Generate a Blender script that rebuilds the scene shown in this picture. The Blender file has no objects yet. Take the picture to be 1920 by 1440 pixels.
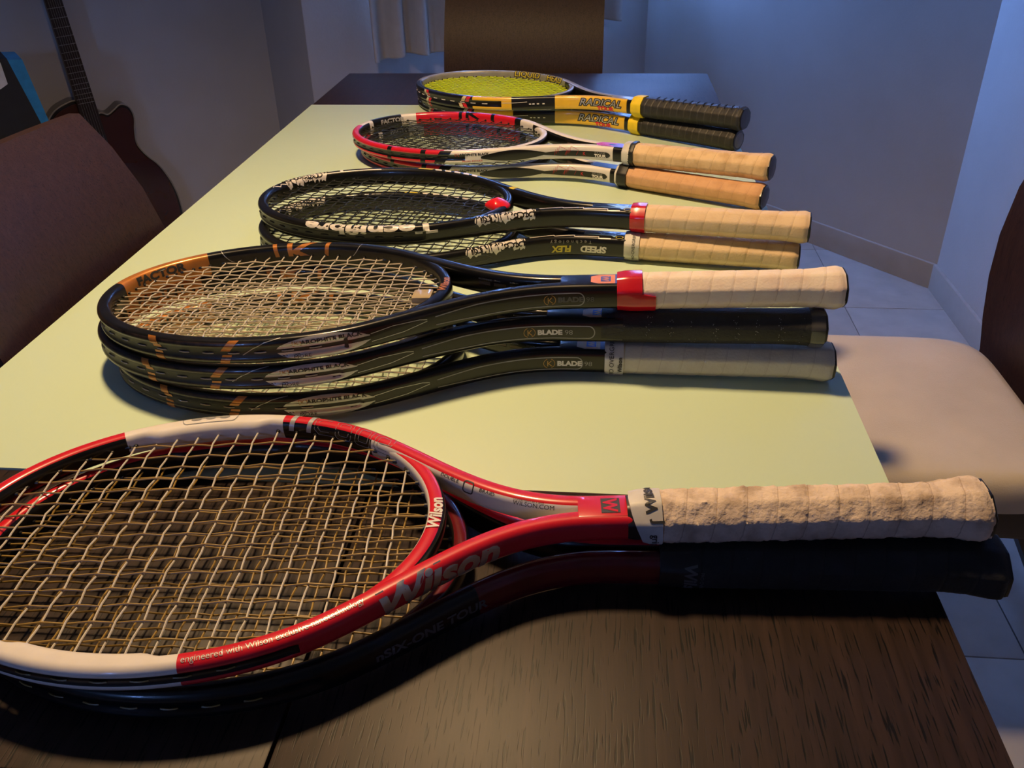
import bpy, bmesh, math, random
from mathutils import Vector, Matrix
from math import sin, cos, pi, radians, sqrt, floor as fl
random.seed(7)
S = bpy.context.scene
COL = S.collection
TZ = 0.75                      # height of the table top above the floor

# ------------------------------------------------------------------ camera
cam = bpy.data.cameras.new('camera'); camo = bpy.data.objects.new('camera', cam); COL.objects.link(camo)
cam.sensor_fit = 'HORIZONTAL'; cam.sensor_width = 36.0; cam.lens = 1656.6/1920*36.0
cam.clip_start = 0.02; cam.clip_end = 60
RX = Vector((0.99537, 0.0942, -0.01897)); DN = Vector((-0.03221, 0.51303, 0.85776)); FW = Vector((-0.09054, 0.85318, -0.51369))
UP = -(-DN); UPV = Vector((-0.03221, 0.51303, 0.85776)); BK = -FW
camo.matrix_world = Matrix(((RX.x, UPV.x, BK.x, 0), (RX.y, UPV.y, BK.y, 0), (RX.z, UPV.z, BK.z, TZ+0.427), (0, 0, 0, 1)))
S.camera = camo

# ------------------------------------------------------------------ light
w = bpy.data.worlds.new('dusk_sky'); S.world = w; w.use_nodes = True
bg = w.node_tree.nodes['Background']; bg.inputs[0].default_value = (0.19, 0.38, 1.0, 1); bg.inputs[1].default_value = 82
def light(name, kind, loc, power, color, size=.1, rot=None, sy=None, portal=False):
    l = bpy.data.lights.new(name, kind); l.energy = power; l.color = color
    if kind == 'POINT': l.shadow_soft_size = size
    if kind == 'AREA':
        l.shape = 'RECTANGLE'; l.size = size; l.size_y = sy or size
        if portal: l.cycles.is_portal = True
    o = bpy.data.objects.new(name, l); o.location = loc
    if rot is not None: o.rotation_euler = rot
    COL.objects.link(o); return o
pb = light('pendant_bulb', 'SPOT', (-0.37, 0.95, TZ+1.30), 92, (1.0, 0.66, 0.33), 0.035)
pb.data.shadow_soft_size = .070; pb.data.spot_size = radians(132); pb.data.spot_blend = .80
S.view_settings.view_transform = 'Standard'; S.view_settings.look = 'None'
S.view_settings.gamma = 1; S.view_settings.use_curve_mapping = False
S.view_settings.exposure = 0.0
S.cycles.max_bounces = 8; S.cycles.diffuse_bounces = 4; S.cycles.use_denoising = True

# ------------------------------------------------------------------ materials
def newmat(name):
    m = bpy.data.materials.new(name); m.use_nodes = True
    return m, m.node_tree, m.node_tree.nodes['Principled BSDF']
def N(nt, t, **kw):
    n = nt.nodes.new(t)
    for k, v in kw.items():
        if k.startswith('i_'): n.inputs[k[2:].replace('_', ' ')].default_value = v
        else: setattr(n, k, v)
    return n
MC = {}
def M(name, col=(1, 1, 1), rough=.5, metal=0., coat=0., noise=.12, nscale=60., bump=0., bscale=300., spec=.5, alpha=1.):
    """plain painted / plastic surface with a little procedural variation"""
    if name in MC: return MC[name]
    m, nt, b = newmat(name)
    tc = N(nt, 'ShaderNodeTexCoord'); ns = N(nt, 'ShaderNodeTexNoise'); ns.inputs['Scale'].default_value = nscale; ns.inputs['Detail'].default_value = 4
    nt.links.new(tc.outputs['Object'], ns.inputs['Vector'])
    r = N(nt, 'ShaderNodeValToRGB'); nt.links.new(ns.outputs['Fac'], r.inputs[0])
    e = r.color_ramp.elements; e[0].position = .3; e[1].position = .7
    e[0].color = tuple(c*(1-noise) for c in col)+(1,); e[1].color = tuple(min(1, c*(1+noise)) for c in col)+(1,)
    nt.links.new(r.outputs[0], b.inputs['Base Color'])
    b.inputs['Roughness'].default_value = rough; b.inputs['Metallic'].default_value = metal
    b.inputs['Coat Weight'].default_value = coat; b.inputs['Coat Roughness'].default_value = .06
    b.inputs['Specular IOR Level'].default_value = spec
    if bump:
        n2 = N(nt, 'ShaderNodeTexNoise'); n2.inputs['Scale'].default_value = bscale; nt.links.new(tc.outputs['Object'], n2.inputs['Vector'])
        bp = N(nt, 'ShaderNodeBump'); bp.inputs['Strength'].default_value = bump; bp.inputs['Distance'].default_value = .002
        nt.links.new(n2.outputs['Fac'], bp.inputs['Height']); nt.links.new(bp.outputs[0], b.inputs['Normal'])
    MC[name] = m; return m

def wood(name, dark, mid, pore, rough=.42, gscale=1., axis='Y', spec=.5):
    m, nt, b = newmat(name)
    tc = N(nt, 'ShaderNodeTexCoord'); mp = N(nt, 'ShaderNodeMapping')
    sc = {'Y': (160, 5, 160), 'X': (5, 160, 160), 'Z': (160, 160, 5)}[axis]
    mp.inputs['Scale'].default_value = tuple(s*gscale for s in sc)
    nt.links.new(tc.outputs['Object'], mp.inputs['Vector'])
    n1 = N(nt, 'ShaderNodeTexNoise'); n1.inputs['Scale'].default_value = 1.; n1.inputs['Detail'].default_value = 5; n1.inputs['Roughness'].default_value = .6
    nt.links.new(mp.outputs[0], n1.inputs['Vector'])
    r = N(nt, 'ShaderNodeValToRGB'); nt.links.new(n1.outputs['Fac'], r.inputs[0])
    r.color_ramp.elements[0].position = .3; r.color_ramp.elements[0].color = dark+(1,)
    r.color_ramp.elements[1].position = .72; r.color_ramp.elements[1].color = mid+(1,)
    # open pores: short dark dashes along the grain
    mp2 = N(nt, 'ShaderNodeMapping'); sc2 = {'Y': (640, 36, 640), 'X': (36, 640, 640), 'Z': (620, 620, 42)}[axis]
    mp2.inputs['Scale'].default_value = tuple(s*gscale for s in sc2); nt.links.new(tc.outputs['Object'], mp2.inputs['Vector'])
    n2 = N(nt, 'ShaderNodeTexNoise'); n2.inputs['Scale'].default_value = 1.; n2.inputs['Detail'].default_value = 1; nt.links.new(mp2.outputs[0], n2.inputs['Vector'])
    r2 = N(nt, 'ShaderNodeValToRGB'); nt.links.new(n2.outputs['Fac'], r2.inputs[0])
    r2.color_ramp.elements[0].position = .35; r2.color_ramp.elements[0].color = (1, 1, 1, 1)
    r2.color_ramp.elements[1].position = .41; r2.color_ramp.elements[1].color = (0, 0, 0, 1)
    mx = N(nt, 'ShaderNodeMix', data_type='RGBA'); nt.links.new(r2.outputs[0], mx.inputs['Factor'])
    nt.links.new(r.outputs[0], mx.inputs['A']); mx.inputs['B'].default_value = pore+(1,)
    nt.links.new(mx.outputs['Result'], b.inputs['Base Color'])
    b.inputs['Roughness'].default_value = rough; b.inputs['Specular IOR Level'].default_value = spec
    bp = N(nt, 'ShaderNodeBump', invert=True); bp.inputs['Strength'].default_value = .12; bp.inputs['Distance'].default_value = .0004
    nt.links.new(r2.outputs[0], bp.inputs['Height']); nt.links.new(bp.outputs[0], b.inputs['Normal'])
    return m

def gripmat(name, col, dirt, seam, dirtamt=.5, rough=.85, pitch=.0195, bumps=.4, seamw=.05):
    if name in MC: return MC[name]
    m, nt, b = newmat(name)
    tc = N(nt, 'ShaderNodeTexCoord'); sp = N(nt, 'ShaderNodeSeparateXYZ'); nt.links.new(tc.outputs['Object'], sp.inputs[0])
    at = N(nt, 'ShaderNodeMath', operation='ARCTAN2'); nt.links.new(sp.outputs[2], at.inputs[0]); nt.links.new(sp.outputs[1], at.inputs[1])
    a1 = N(nt, 'ShaderNodeMath', operation='DIVIDE'); nt.links.new(at.outputs[0], a1.inputs[0]); a1.inputs[1].default_value = 2*pi
    a2 = N(nt, 'ShaderNodeMath', operation='DIVIDE'); nt.links.new(sp.outputs[0], a2.inputs[0]); a2.inputs[1].default_value = pitch
    a3 = N(nt, 'ShaderNodeMath', operation='ADD'); nt.links.new(a1.outputs[0], a3.inputs[0]); nt.links.new(a2.outputs[0], a3.inputs[1])
    a4 = N(nt, 'ShaderNodeMath', operation='FRACT'); nt.links.new(a3.outputs[0], a4.inputs[0])
    r = N(nt, 'ShaderNodeValToRGB'); nt.links.new(a4.outputs[0], r.inputs[0])
    r.color_ramp.elements[0].position = 0; r.color_ramp.elements[0].color = (.7, .7, .7, 1)
    r.color_ramp.elements[1].position = seamw; r.color_ramp.elements[1].color = (0, 0, 0, 1)
    ns = N(nt, 'ShaderNodeTexNoise'); ns.inputs['Scale'].default_value = 55; ns.inputs['Detail'].default_value = 7; nt.links.new(tc.outputs['Object'], ns.inputs['Vector'])
    r2 = N(nt, 'ShaderNodeValToRGB'); nt.links.new(ns.outputs['Fac'], r2.inputs[0])
    r2.color_ramp.elements[0].position = .45; r2.color_ramp.elements[0].color = (0, 0, 0, 1)
    r2.color_ramp.elements[1].position = .75; r2.color_ramp.elements[1].color = (dirtamt,)*3+(1,)
    m1 = N(nt, 'ShaderNodeMix', data_type='RGBA'); nt.links.new(r2.outputs[0], m1.inputs['Factor']); m1.inputs['A'].default_value = col+(1,); m1.inputs['B'].default_value = dirt+(1,)
    m2 = N(nt, 'ShaderNodeMix', data_type='RGBA'); nt.links.new(r.outputs[0], m2.inputs['Factor']); nt.links.new(m1.outputs['Result'], m2.inputs['A']); m2.inputs['B'].default_value = seam+(1,)
    nt.links.new(m2.outputs['Result'], b.inputs['Base Color']); b.inputs['Roughness'].default_value = rough
    n3 = N(nt, 'ShaderNodeTexNoise'); n3.inputs['Scale'].default_value = 420; nt.links.new(tc.outputs['Object'], n3.inputs['Vector'])
    bp = N(nt, 'ShaderNodeBump'); bp.inputs['Strength'].default_value = bumps; bp.inputs['Distance'].default_value = .001
    nt.links.new(n3.outputs['Fac'], bp.inputs['Height']); nt.links.new(bp.outputs[0], b.inputs['Normal'])
    MC[name] = m; return m

WALL = M('wall_paint', (.48, .475, .47), .85, noise=.03, nscale=8, bump=.15, bscale=140)
FLOORT = M('floor_tile', (.42, .415, .40), .38, noise=.10, nscale=14, bump=.03)
GROUT = M('grout', (.16, .16, .17), .9)
BASEB = M('baseboard_tile', (.42, .40, .37), .45, noise=.05, nscale=20)
CEIL = M('ceiling_paint', (.40, .40, .39), .9, noise=.02)
WOOD = wood('wenge_table_wood', (.017, .010, .008), (.037, .021, .017), (.003, .002, .002), .46, spec=.30)
WOODB = wood('chair_back_wood', (.026, .013, .010), (.044, .022, .016), (.014, .007, .006), .50, 1.3, 'Z', .25)
WOODD = M('dark_chair_frame', (.020, .011, .009), .45)
GLASS = M('green_back_painted_glass', (.60, .755, .56), .40, noise=.02, nscale=3)
GEDGE = M('glass_edge', (.74, .84, .68), .2, noise=.02)
SEATF = M('cream_seat_suede', (.60, .53, .46), .95, noise=.10, nscale=7, bump=.25, bscale=700)
CURT = M('linen_curtain', (.52, .50, .46), .95, noise=.05, nscale=30, bump=.2, bscale=900)

# ------------------------------------------------------------------ helpers
def link(o, parent=None):
    COL.objects.link(o)
    if parent: o.parent = parent
    return o
def obj(name, verts, faces, mats, parent=None, idx=None, smooth=True, sharp=40):
    me = bpy.data.meshes.new(name); me.from_pydata([tuple(v) for v in verts], [], faces); 
    for m in (mats if isinstance(mats, (list, tuple)) else [mats]): me.materials.append(m)
    if idx: me.polygons.foreach_set('material_index', idx)
    bm = bmesh.new(); bm.from_mesh(me); bmesh.ops.recalc_face_normals(bm, faces=bm.faces); bm.to_mesh(me); bm.free()
    if smooth:
        me.polygons.foreach_set('use_smooth', [True]*len(me.polygons)); me.set_sharp_from_angle(angle=radians(sharp))
    me.update(); return link(bpy.data.objects.new(name, me), parent)
def bmobj(name, bm, mats, parent=None, smooth=False, sharp=35):
    me = bpy.data.meshes.new(name); bmesh.ops.recalc_face_normals(bm, faces=bm.faces); bm.to_mesh(me); bm.free()
    for m in (mats if isinstance(mats, (list, tuple)) else [mats]): me.materials.append(m)
    if smooth: me.polygons.foreach_set('use_smooth', [True]*len(me.polygons)); me.set_sharp_from_angle(angle=radians(sharp))
    return link(bpy.data.objects.new(name, me), parent)
def box(bm, lo, hi, bev=0., mat=None):
    r = bmesh.ops.create_cube(bm, size=1)
    vs = r['verts']
    for v in vs: v.co = Vector([(lo[i]+hi[i])/2+v.co[i]*(hi[i]-lo[i]) for i in range(3)])
    if bev:
        es = list({e for v in vs for e in v.link_edges})
        bmesh.ops.bevel(bm, geom=es, offset=bev, segments=2, profile=.6, affect='EDGES')
def boxobj(name, lo, hi, m, parent=None, bev=0., smooth=None):
    bm = bmesh.new(); box(bm, lo, hi, bev); return bmobj(name, bm, m, parent, smooth=bool(bev))
def empty(name, loc, label, cat, group=None, M4=None):
    o = bpy.data.objects.new(name, None); o.empty_display_size = .05; o.location = loc
    if M4 is not None: o.matrix_world = M4
    link(o); o['label'] = label; o['category'] = cat
    if group: o['group'] = group
    return o
def tag(o, label=None, cat=None, group=None, kind=None):
    if label: o['label'] = label
    if cat: o['category'] = cat
    if group: o['group'] = group
    if kind: o['kind'] = kind
    return o
def tube(pts, r, n=6, cap=True, radii=None):
    vs, fs = [], []; L = len(pts)
    for i, p in enumerate(pts):
        p = Vector(p); a = Vector(pts[max(i-1, 0)]); b = Vector(pts[min(i+1, L-1)]); t = (b-a).normalized()
        q = Vector((0, 0, 1)) if abs(t.z) < .9 else Vector((1, 0, 0))
        x = t.cross(q).normalized(); y = x.cross(t)
        rr = radii[i] if radii else r
        for k in range(n): vs.append(p+(x*cos(2*pi*k/n)+y*sin(2*pi*k/n))*rr)
    for i in range(L-1):
        for k in range(n): fs.append((i*n+k, i*n+(k+1) % n, (i+1)*n+(k+1) % n, (i+1)*n+k))
    if cap: fs += [tuple(range(n))[::-1], tuple((L-1)*n+k for k in range(n))]
    return vs, fs
def merge(parts):
    V, F = [], []
    for v, f in parts:
        o = len(V); V += list(v); F += [tuple(i+o for i in q) for q in f]
    return V, F
def prism(name, outline, th, m, parent=None, T=None, bev=0., msides=None):
    """outline (x, z) in a plane, extruded along y"""
    bm = bmesh.new(); n = len(outline)
    a = [bm.verts.new((x, 0, z)) for x, z in outline]; f = bm.faces.new(a)
    r = bmesh.ops.extrude_face_region(bm, geom=[f]); bmesh.ops.translate(bm, vec=(0, th, 0), verts=[g for g in r['geom'] if isinstance(g, bmesh.types.BMVert)])
    if bev:
        es = [e for e in bm.edges if abs(e.verts[0].co.y-e.verts[1].co.y) < 1e-6]
        bmesh.ops.bevel(bm, geom=es, offset=bev, segments=2, profile=.6, affect='EDGES')
    if T is not None: bmesh.ops.transform(bm, matrix=T, verts=bm.verts)
    return bmobj(name, bm, m, parent, smooth=True)

# ------------------------------------------------------------------ room
ZC = 2.60
A0 = Vector((1.037, 2.613)); dA = Vector((-.63, .777)).normalized()
AB = A0+dA*1.383; dB = Vector((-.777, -.63)).normalized(); BC = AB+dB*1.390; CD = BC+dA*.369; DE = CD+dB*4.6
def wall(name, p, q, holes=(), th=.12, i0=0., i1=0.):
    """upright wall from p to q (2D), room on the left of p->q's right; holes = (s0,s1,z0,z1)"""
    d = (q-p); L = d.length; d.normalize(); nrm = Vector((-d.y, d.x))   # points to the outside
    bm = bmesh.new(); xs = sorted({i0, L-i1}|{h[0] for h in holes}|{h[1] for h in holes}); zs = sorted({0, ZC}|{h[2] for h in holes}|{h[3] for h in holes})
    for i in range(len(xs)-1):
        for j in range(len(zs)-1):
            cx, cz = (xs[i]+xs[i+1])/2, (zs[j]+zs[j+1])/2
            if any(h[0] < cx < h[1] and h[2] < cz < h[3] for h in holes): continue
            box(bm, (xs[i], 0, zs[j]), (xs[i+1], th, zs[j+1]))
    bmesh.ops.remove_doubles(bm, verts=bm.verts, dist=1e-5)
    T = Matrix(((d.x, nrm.x, 0, p.x), (d.y, nrm.y, 0, p.y), (0, 0, 1, 0), (0, 0, 0, 1)))
    bmesh.ops.transform(bm, matrix=T, verts=bm.verts)
    return tag(bmobj(name, bm, WALL), kind='structure')
def baseboard(name, p, q, a=0, b=0):
    d = (q-p); L = d.length; d.normalize(); nrm = Vector((d.y, -d.x))   # into the room
    bm = bmesh.new(); box(bm, (a, .0005, 0.0), (L-b, .012, .08), .002)
    T = Matrix(((d.x, nrm.x, 0, p.x), (d.y, nrm.y, 0, p.y), (0, 0, 1, 0), (0, 0, 0, 1))); bmesh.ops.transform(bm, matrix=T, verts=bm.verts)
    return tag(bmobj(name, bm, BASEB, smooth=True), kind='structure')
R0 = Vector((1.037, -2.2)); L0 = Vector((DE.x, -2.2))
def segn(p, q):   # corner order gives the outside on the right-hand side
    return (p, q)
wall('wall_right', A0, R0, [])
wall('wall_back_right', AB, A0, [])
wall('wall_back_left', BC, AB, [(.25, 1.375, 1.00, 2.20)], i0=.001)
wall('wall_pillar', CD, BC, i1=.001)
wall('wall_left', DE, CD)
wall('wall_far_left', L0, DE)
wall('wall_front', R0, L0, [(2.4, 2.65, 1.3, 1.75)])
baseboard('baseboard_right', A0, R0, 0.0, 0)
baseboard('baseboard_back_right', AB, A0, 0.0, 0.0)
baseboard('baseboard_back_left', BC, AB, 0.0, 0.0)
baseboard('baseboard_left', DE, CD, 0, 0.0)
def winframe(name, p, q, h):
    d = (q-p).normalized(); nrm = Vector((-d.y, d.x)); s0, s1, z0, z1 = h; t = .04
    bm = bmesh.new()
    for lo, hi in (((s0, .04, z0), (s1, .09, z0+t)), ((s0, .04, z1-t), (s1, .09, z1)), ((s0, .04, z0+t), (s0+t, .09, z1-t)), ((s1-t, .04, z0+t), (s1, .09, z1-t)), (((s0+s1)/2-.02, .045, z0+t), ((s0+s1)/2+.02, .085, z1-t))): box(bm, lo, hi)
    T = Matrix(((d.x, nrm.x, 0, p.x), (d.y, nrm.y, 0, p.y), (0, 0, 1, 0), (0, 0, 0, 1))); bmesh.ops.transform(bm, matrix=T, verts=bm.verts)
    tag(bmobj(name, bm, M('window_frame_white', (.7, .7, .7), .4)), kind='structure')
    c = p+d*(s0+s1)/2+nrm*.10
    o = light(name+'_sky_portal', 'AREA', (c.x, c.y, (z0+z1)/2), 1, (1, 1, 1), s1-s0, sy=z1-z0, portal=True)
    inn = -nrm; zax = Vector((nrm.x, nrm.y, 0)); yax = Vector((0, 0, 1)); xax = yax.cross(zax)
    o.matrix_world = Matrix(((xax.x, yax.x, zax.x, c.x), (xax.y, yax.y, zax.y, c.y), (xax.z, yax.z, zax.z, (z0+z1)/2), (0, 0, 0, 1)))
winframe('window_1', BC, AB, (.25, 1.375, 1.00, 2.20))
winframe('window_2', R0, L0, (2.4, 2.65, 1.3, 1.75))
tag(boxobj('ceiling', (-5.6, -2.4, ZC), (1.3, 4.2, ZC+.1), CEIL), kind='structure')
# floor: slab of grout with the tiles laid on it, joints recessed
flr = tag(boxobj('floor', (-5.6, -2.4, -.1), (1.3, 4.2, -.003), GROUT), kind='structure')
TS = .45; tm = None; TXs, TYs = .7435, 1.111
polyroom = [A0, AB, BC, CD, DE, L0, R0]
def inside(x, y):
    c = False; P = polyroom; j = len(P)-1
    for i in range(len(P)):
        if (P[i].y > y) != (P[j].y > y) and x < (P[j].x-P[i].x)*(y-P[i].y)/(P[j].y-P[i].y)+P[i].x: c = not c
        j = i
    return c
for i in range(-14, 3):
    for j in range(-8, 8):
        x, y = TXs+i*TS, TYs+j*TS
        if not any(inside(x+a*TS, y+b*TS) for a in (0.03, .5, .97) for b in (0.03, .5, .97)): continue
        if tm is None:
            tl = boxobj('tile', (.0013, .0013, -.0032), (TS-.0013, TS-.0013, 0), FLOORT, flr, .0008); tm = tl.data
        else: tl = link(bpy.data.objects.new('tile', tm), flr)
        tl.location = (x, y, 0)

# ------------------------------------------------------------------ curtain
CE = empty('curtain', (AB.x+dB.x*.7+.07*.63, AB.y+dB.y*.7-.07*.777, 0), 'short pleated grey linen curtain hanging behind the far end of the table', 'curtain')
def curtain_panel(s0, s1, hem, amp, nf, seed, off):
    rnd = random.Random(seed); nx = int(nf*14); vs, fs = [], []
    ph = [rnd.uniform(-.5, .5) for _ in range(nx+1)]
    zs = [hem, hem+.006, hem+.15, hem+.4, hem+.8, 2.3]
    for i in range(nx+1):
        f = i/nx; s = s0+(s1-s0)*f
        for zi, z in enumerate(zs):
            spread = 1-.25*zi/5
            g = sin(2*pi*nf*f+.5*sin(7*f+seed)); g = (abs(g)**.7)*(1 if g > 0 else -1)
            d = off+amp*spread*g*(.8+.2*sin(3*f+zi*.3))
            hz = z+(.006*sin(2*pi*nf*f*.5+seed) if zi < 2 else 0)
            P = AB+dB*s+Vector((.63, -.777))*d
            vs.append((P.x, P.y, hz))
    m = len(zs)
    for i in range(nx):
        for k in range(m-1): fs.append((i*m+k, (i+1)*m+k, (i+1)*m+k+1, i*m+k+1))
    o = obj('panel', [Vector(v)-CE.location for v in vs], fs, CURT, CE, sharp=180)
    md = o.modifiers.new('thick', 'SOLIDIFY'); md.thickness = .003
    return o
curtain_panel(.91, 1.215, TZ-.122, .030, 3.2, 2, .085)
curtain_panel(.185, .88, TZ-.100, .026, 6.0, 5, .075)
v, f = tube([(AB.x+dB.x*s+.63*.08, AB.y+dB.y*s-.777*.08, 2.32) for s in (.03, .65, 1.3)], .012, 12)
obj('rail', [Vector(q)-CE.location for q in v], f, M('rail_metal', (.3, .3, .3), .3, .9), CE)

# ------------------------------------------------------------------ table
XL, XR, YN, YGN, YGF, YF = -.5858, .2341, .302, .5488, 1.7828, 2.0888
T = empty('dining_table', ((XL+XR)/2, (YN+YF)/2, 0), 'dark wenge dining table with a pale green frosted glass centre', 'table')
def tb(name, lo, hi, m, bev=.0, parent=T, lab=None):
    o = boxobj(name, [lo[i]-T.location[i] for i in range(3)], [hi[i]-T.location[i] for i in range(3)], m, parent, bev)
    if lab: o['label'] = lab
    return o
tb('plank', (XL, YN-.02, TZ-.032), (-.1735, YGN-.0008, TZ-.0015), WOOD, .0012)
tb('plank', (-.1715, YN-.02, TZ-.032), (XR, YGN-.0008, TZ-.0015), WOOD, .0012)
tb('plank', (XL, YGF+.0008, TZ-.032), (XR, YF, TZ-.0015), WOOD, .0012)
tb('glass_top', (XL, YGN, TZ-.010), (XR, YGF, TZ), [GLASS], .0012, lab='pale green frosted glass panel')
tb('glass_support', (XL+.012, YGN+.002, TZ-.032), (XR-.012, YGF-.002, TZ-.0105), WOODD)
for nm, lo, hi in (('apron', (XL+.05, YN+.05, TZ-.10), (XR-.05, YN+.07, TZ-.0325)), ('apron', (XL+.05, YF-.07, TZ-.10), (XR-.05, YF-.05, TZ-.0325)), ('apron', (XL+.05, YN+.072, TZ-.10), (XL+.07, YF-.072, TZ-.0325)), ('apron', (XR-.07, YN+.072, TZ-.10), (XR-.05, YF-.072, TZ-.0325))): tb(nm, lo, hi, WOODD, .002)
for x in (XL+.035, XR-.095):
    for y in (YN+.03, YF-.09): tb('leg', (x+.002, y, 0), (x+.06, y+.06, TZ-.0322), WOODD, .004)

# ------------------------------------------------------------------ chairs
def chair(loc, rz, label):
    """local frame: seat centre at origin, back at +x, looking to -x"""
    e = empty('dining_chair', (loc[0], loc[1], 0), label, 'chair', 'dining chairs around the table'); e.rotation_euler = (0, 0, rz)
    W = .205; zs = TZ-.268
    # cushion
    rows = [(zs-.055, .995), (zs-.050, 1.0), (zs-.026, 1.0), (zs-.014, .985), (zs-.005, .955), (zs-.001, .90), (zs+.001, .80), (zs+.003, .5), (zs+.004, .02)]
    nn = 72; vs = []
    for z, q in rows:
        for a in range(nn):
            t = 2*pi*a/nn; c_, s_ = cos(t), sin(t); vs.append((.0025+.2125*q*abs(c_)**.32*(1 if c_ > 0 else -1), W*q*abs(s_)**.32*(1 if s_ > 0 else -1), z))
    fs = [(i*nn+a, i*nn+(a+1) % nn, (i+1)*nn+(a+1) % nn, (i+1)*nn+a) for i in range(len(rows)-1) for a in range(nn)]+[tuple(range(nn))[::-1], tuple((len(rows)-1)*nn+a for a in range(nn))]
    obj('seat_cushion', vs, fs, SEATF, e, sharp=60)
    o = boxobj('seat_frame', (-.20, -W+.006, zs-.10), (.205, W-.006, zs-.0555), WOODD, e, .003)
    # bent back panel : profile (x offset, z) follows the curve of the plywood
    prof = [(.232, zs-.10), (.232, zs-.02), (.222, zs+.04), (.214, zs+.11), (.213, zs+.18), (.222, zs+.255), (.243, zs+.32), (.272, zs+.375), (.305, zs+.418)]
    ny = 14; vs, fs = [], []; n = len(prof)
    for side in (0, 1):
        for j in range(ny+1):
            y = -W+.015+(2*W-.03)*j/ny; bow = .020*(2*j/ny-1)**2
            for x, z in prof: vs.append((x+.014*side-bow+.004, y, z))
    def ix(s, j, k): return s*(ny+1)*n+j*n+k
    for j in range(ny):
        for k in range(n-1):
            fs.append((ix(0, j, k), ix(0, j+1, k), ix(0, j+1, k+1), ix(0, j, k+1))); fs.append((ix(1, j, k), ix(1, j, k+1), ix(1, j+1, k+1), ix(1, j+1, k)))
        fs.append((ix(0, j, 0), ix(1, j, 0), ix(1, j+1, 0), ix(0, j+1, 0))); fs.append((ix(0, j, n-1), ix(0, j+1, n-1), ix(1, j+1, n-1), ix(1, j, n-1)))
    for k in range(n-1):
        fs.append((ix(0, 0, k), ix(0, 0, k+1), ix(1, 0, k+1), ix(1, 0, k))); fs.append((ix(0, ny, k), ix(1, ny, k), ix(1, ny, k+1), ix(0, ny, k+1)))
    obj('backrest', vs, fs, WOODB, e)
    for sx, sy in ((-1, -1), (-1, 1), (1, -1), (1, 1)):
        top = Vector((sx*.172, sy*(W-.035), zs-.1005)); bot = Vector((sx*.172+(.19 if sx > 0 else -.03), sy*(W-.01), 0.0))
        vs = []
        for c, h in ((top, .019), (bot, .011)):
            for a, b in ((-1, -1), (1, -1), (1, 1), (-1, 1)): vs.append((c.x+a*h, c.y+b*h, c.z))
        obj('leg', vs, [(0, 1, 2, 3), (7, 6, 5, 4), (0, 4, 5, 1), (1, 5, 6, 2), (2, 6, 7, 3), (3, 7, 4, 0)], WOODD, e, smooth=False)
    return e
chair((.420, 1.160), 0, 'chair with cream suede seat pushed under the right side of the table')
chair((-.190, 1.985), pi/2, 'dark wooden chair at the far end of the table, in front of the curtain')
chair((-.385, .915), pi, 'reddish dark chair at the left side of the table, before the guitar')

# ------------------------------------------------------------------ guitar and blue case by the left wall
e3 = Vector((.777, .63, 0)).normalized(); n3 = Vector((.63, -.777, 0)).normalized()
G0 = Vector((-1.478, 2.746, TZ))
GT = Matrix(((e3.x, -n3.x, 0, G0.x), (e3.y, -n3.y, 0, G0.y), (0, 0, 1, TZ), (0, 0, 0, 1)))   # local x right, y away from viewer, z up (0 = table height)
G = empty('acoustic_guitar', (G0.x, G0.y, 0), 'dark sunburst cutaway acoustic guitar leaning on the left wall', 'guitar')
GTl = Matrix.Translation(-Vector(G.location)) @ GT
def catmull(P, n=6):
    out = []; L = len(P)
    for i in range(L):
        p0, p1, p2, p3 = [Vector(P[(i+k-1) % L]) for k in range(4)]
        for j in range(n):
            t = j/n; out.append(tuple(.5*((2*p1)+(-p0+p2)*t+(2*p0-5*p1+4*p2-p3)*t*t+(-p0+3*p1-3*p2+p3)*t**3)))
    return out
gb = [(-.135, -.245), (-.165, -.198), (-.206, -.203), (-.245, -.225), (-.275, -.27), (-.285, -.33), (-.272, -.395), (-.285, -.46), (-.325, -.54), (-.33, -.63), (-.28, -.71), (-.19, -.7485), (-.08, -.7485), (.02, -.72), (.066, -.65), (.071, -.572), (.058, -.50), (.030, -.435), (-.003, -.394), (-.023, -.355), (-.021, -.312), (-.013, -.268), (-.022, -.236), (-.045, -.226), (-.066, -.238), (-.088, -.25), (-.108, -.242)]
gbs = catmull(gb, 5)
SUN = M('sunburst_top', (.050, .012, .008), .22, coat=.6, noise=.3, nscale=5)
BLK = M('black_plastic', (.012, .012, .012), .35)
bd = prism('body', gbs, .085, M('guitar_black', (.012, .010, .010), .2, coat=.5), G, GTl)
cg = Vector((sum(p[0] for p in gbs)/len(gbs), sum(p[1] for p in gbs)/len(gbs)))
ins = [tuple(cg+(Vector(p)-cg)*.955) for p in gbs]
prism('soundboard', ins, .002, SUN, G, GTl @ Matrix.Translation((0, -.0025, 0)))
v, f = tube([GTl @ Vector((x, -.0005, z)) for x, z in gbs+[gbs[0]]], .0022, 6, cap=False); obj('binding', v, f, M('cream_binding', (.30, .28, .24), .4), G)
nd = Vector((-.055, .995)).normalized(); nx = Vector((nd.y, -nd.x)); nb = Vector((-.142, -.27))
def gq(u, v_): p = nb+nd*u+nx*v_; return (p.x, p.y)
prism('neck', [gq(-.06, -.027), gq(-.06, .027), gq(.47, .022), gq(.47, -.022)], .022, M('guitar_neck_wood', (.03, .015, .010), .35), G, GTl @ Matrix.Translation((0, -.022, 0)))
prism('fretboard', [gq(-.10, -.027), gq(-.10, .027), gq(.47, .022), gq(.47, -.022)], .005, M('rosewood', (.022, .014, .011), .4), G, GTl @ Matrix.Translation((0, -.027, 0)))
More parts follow.
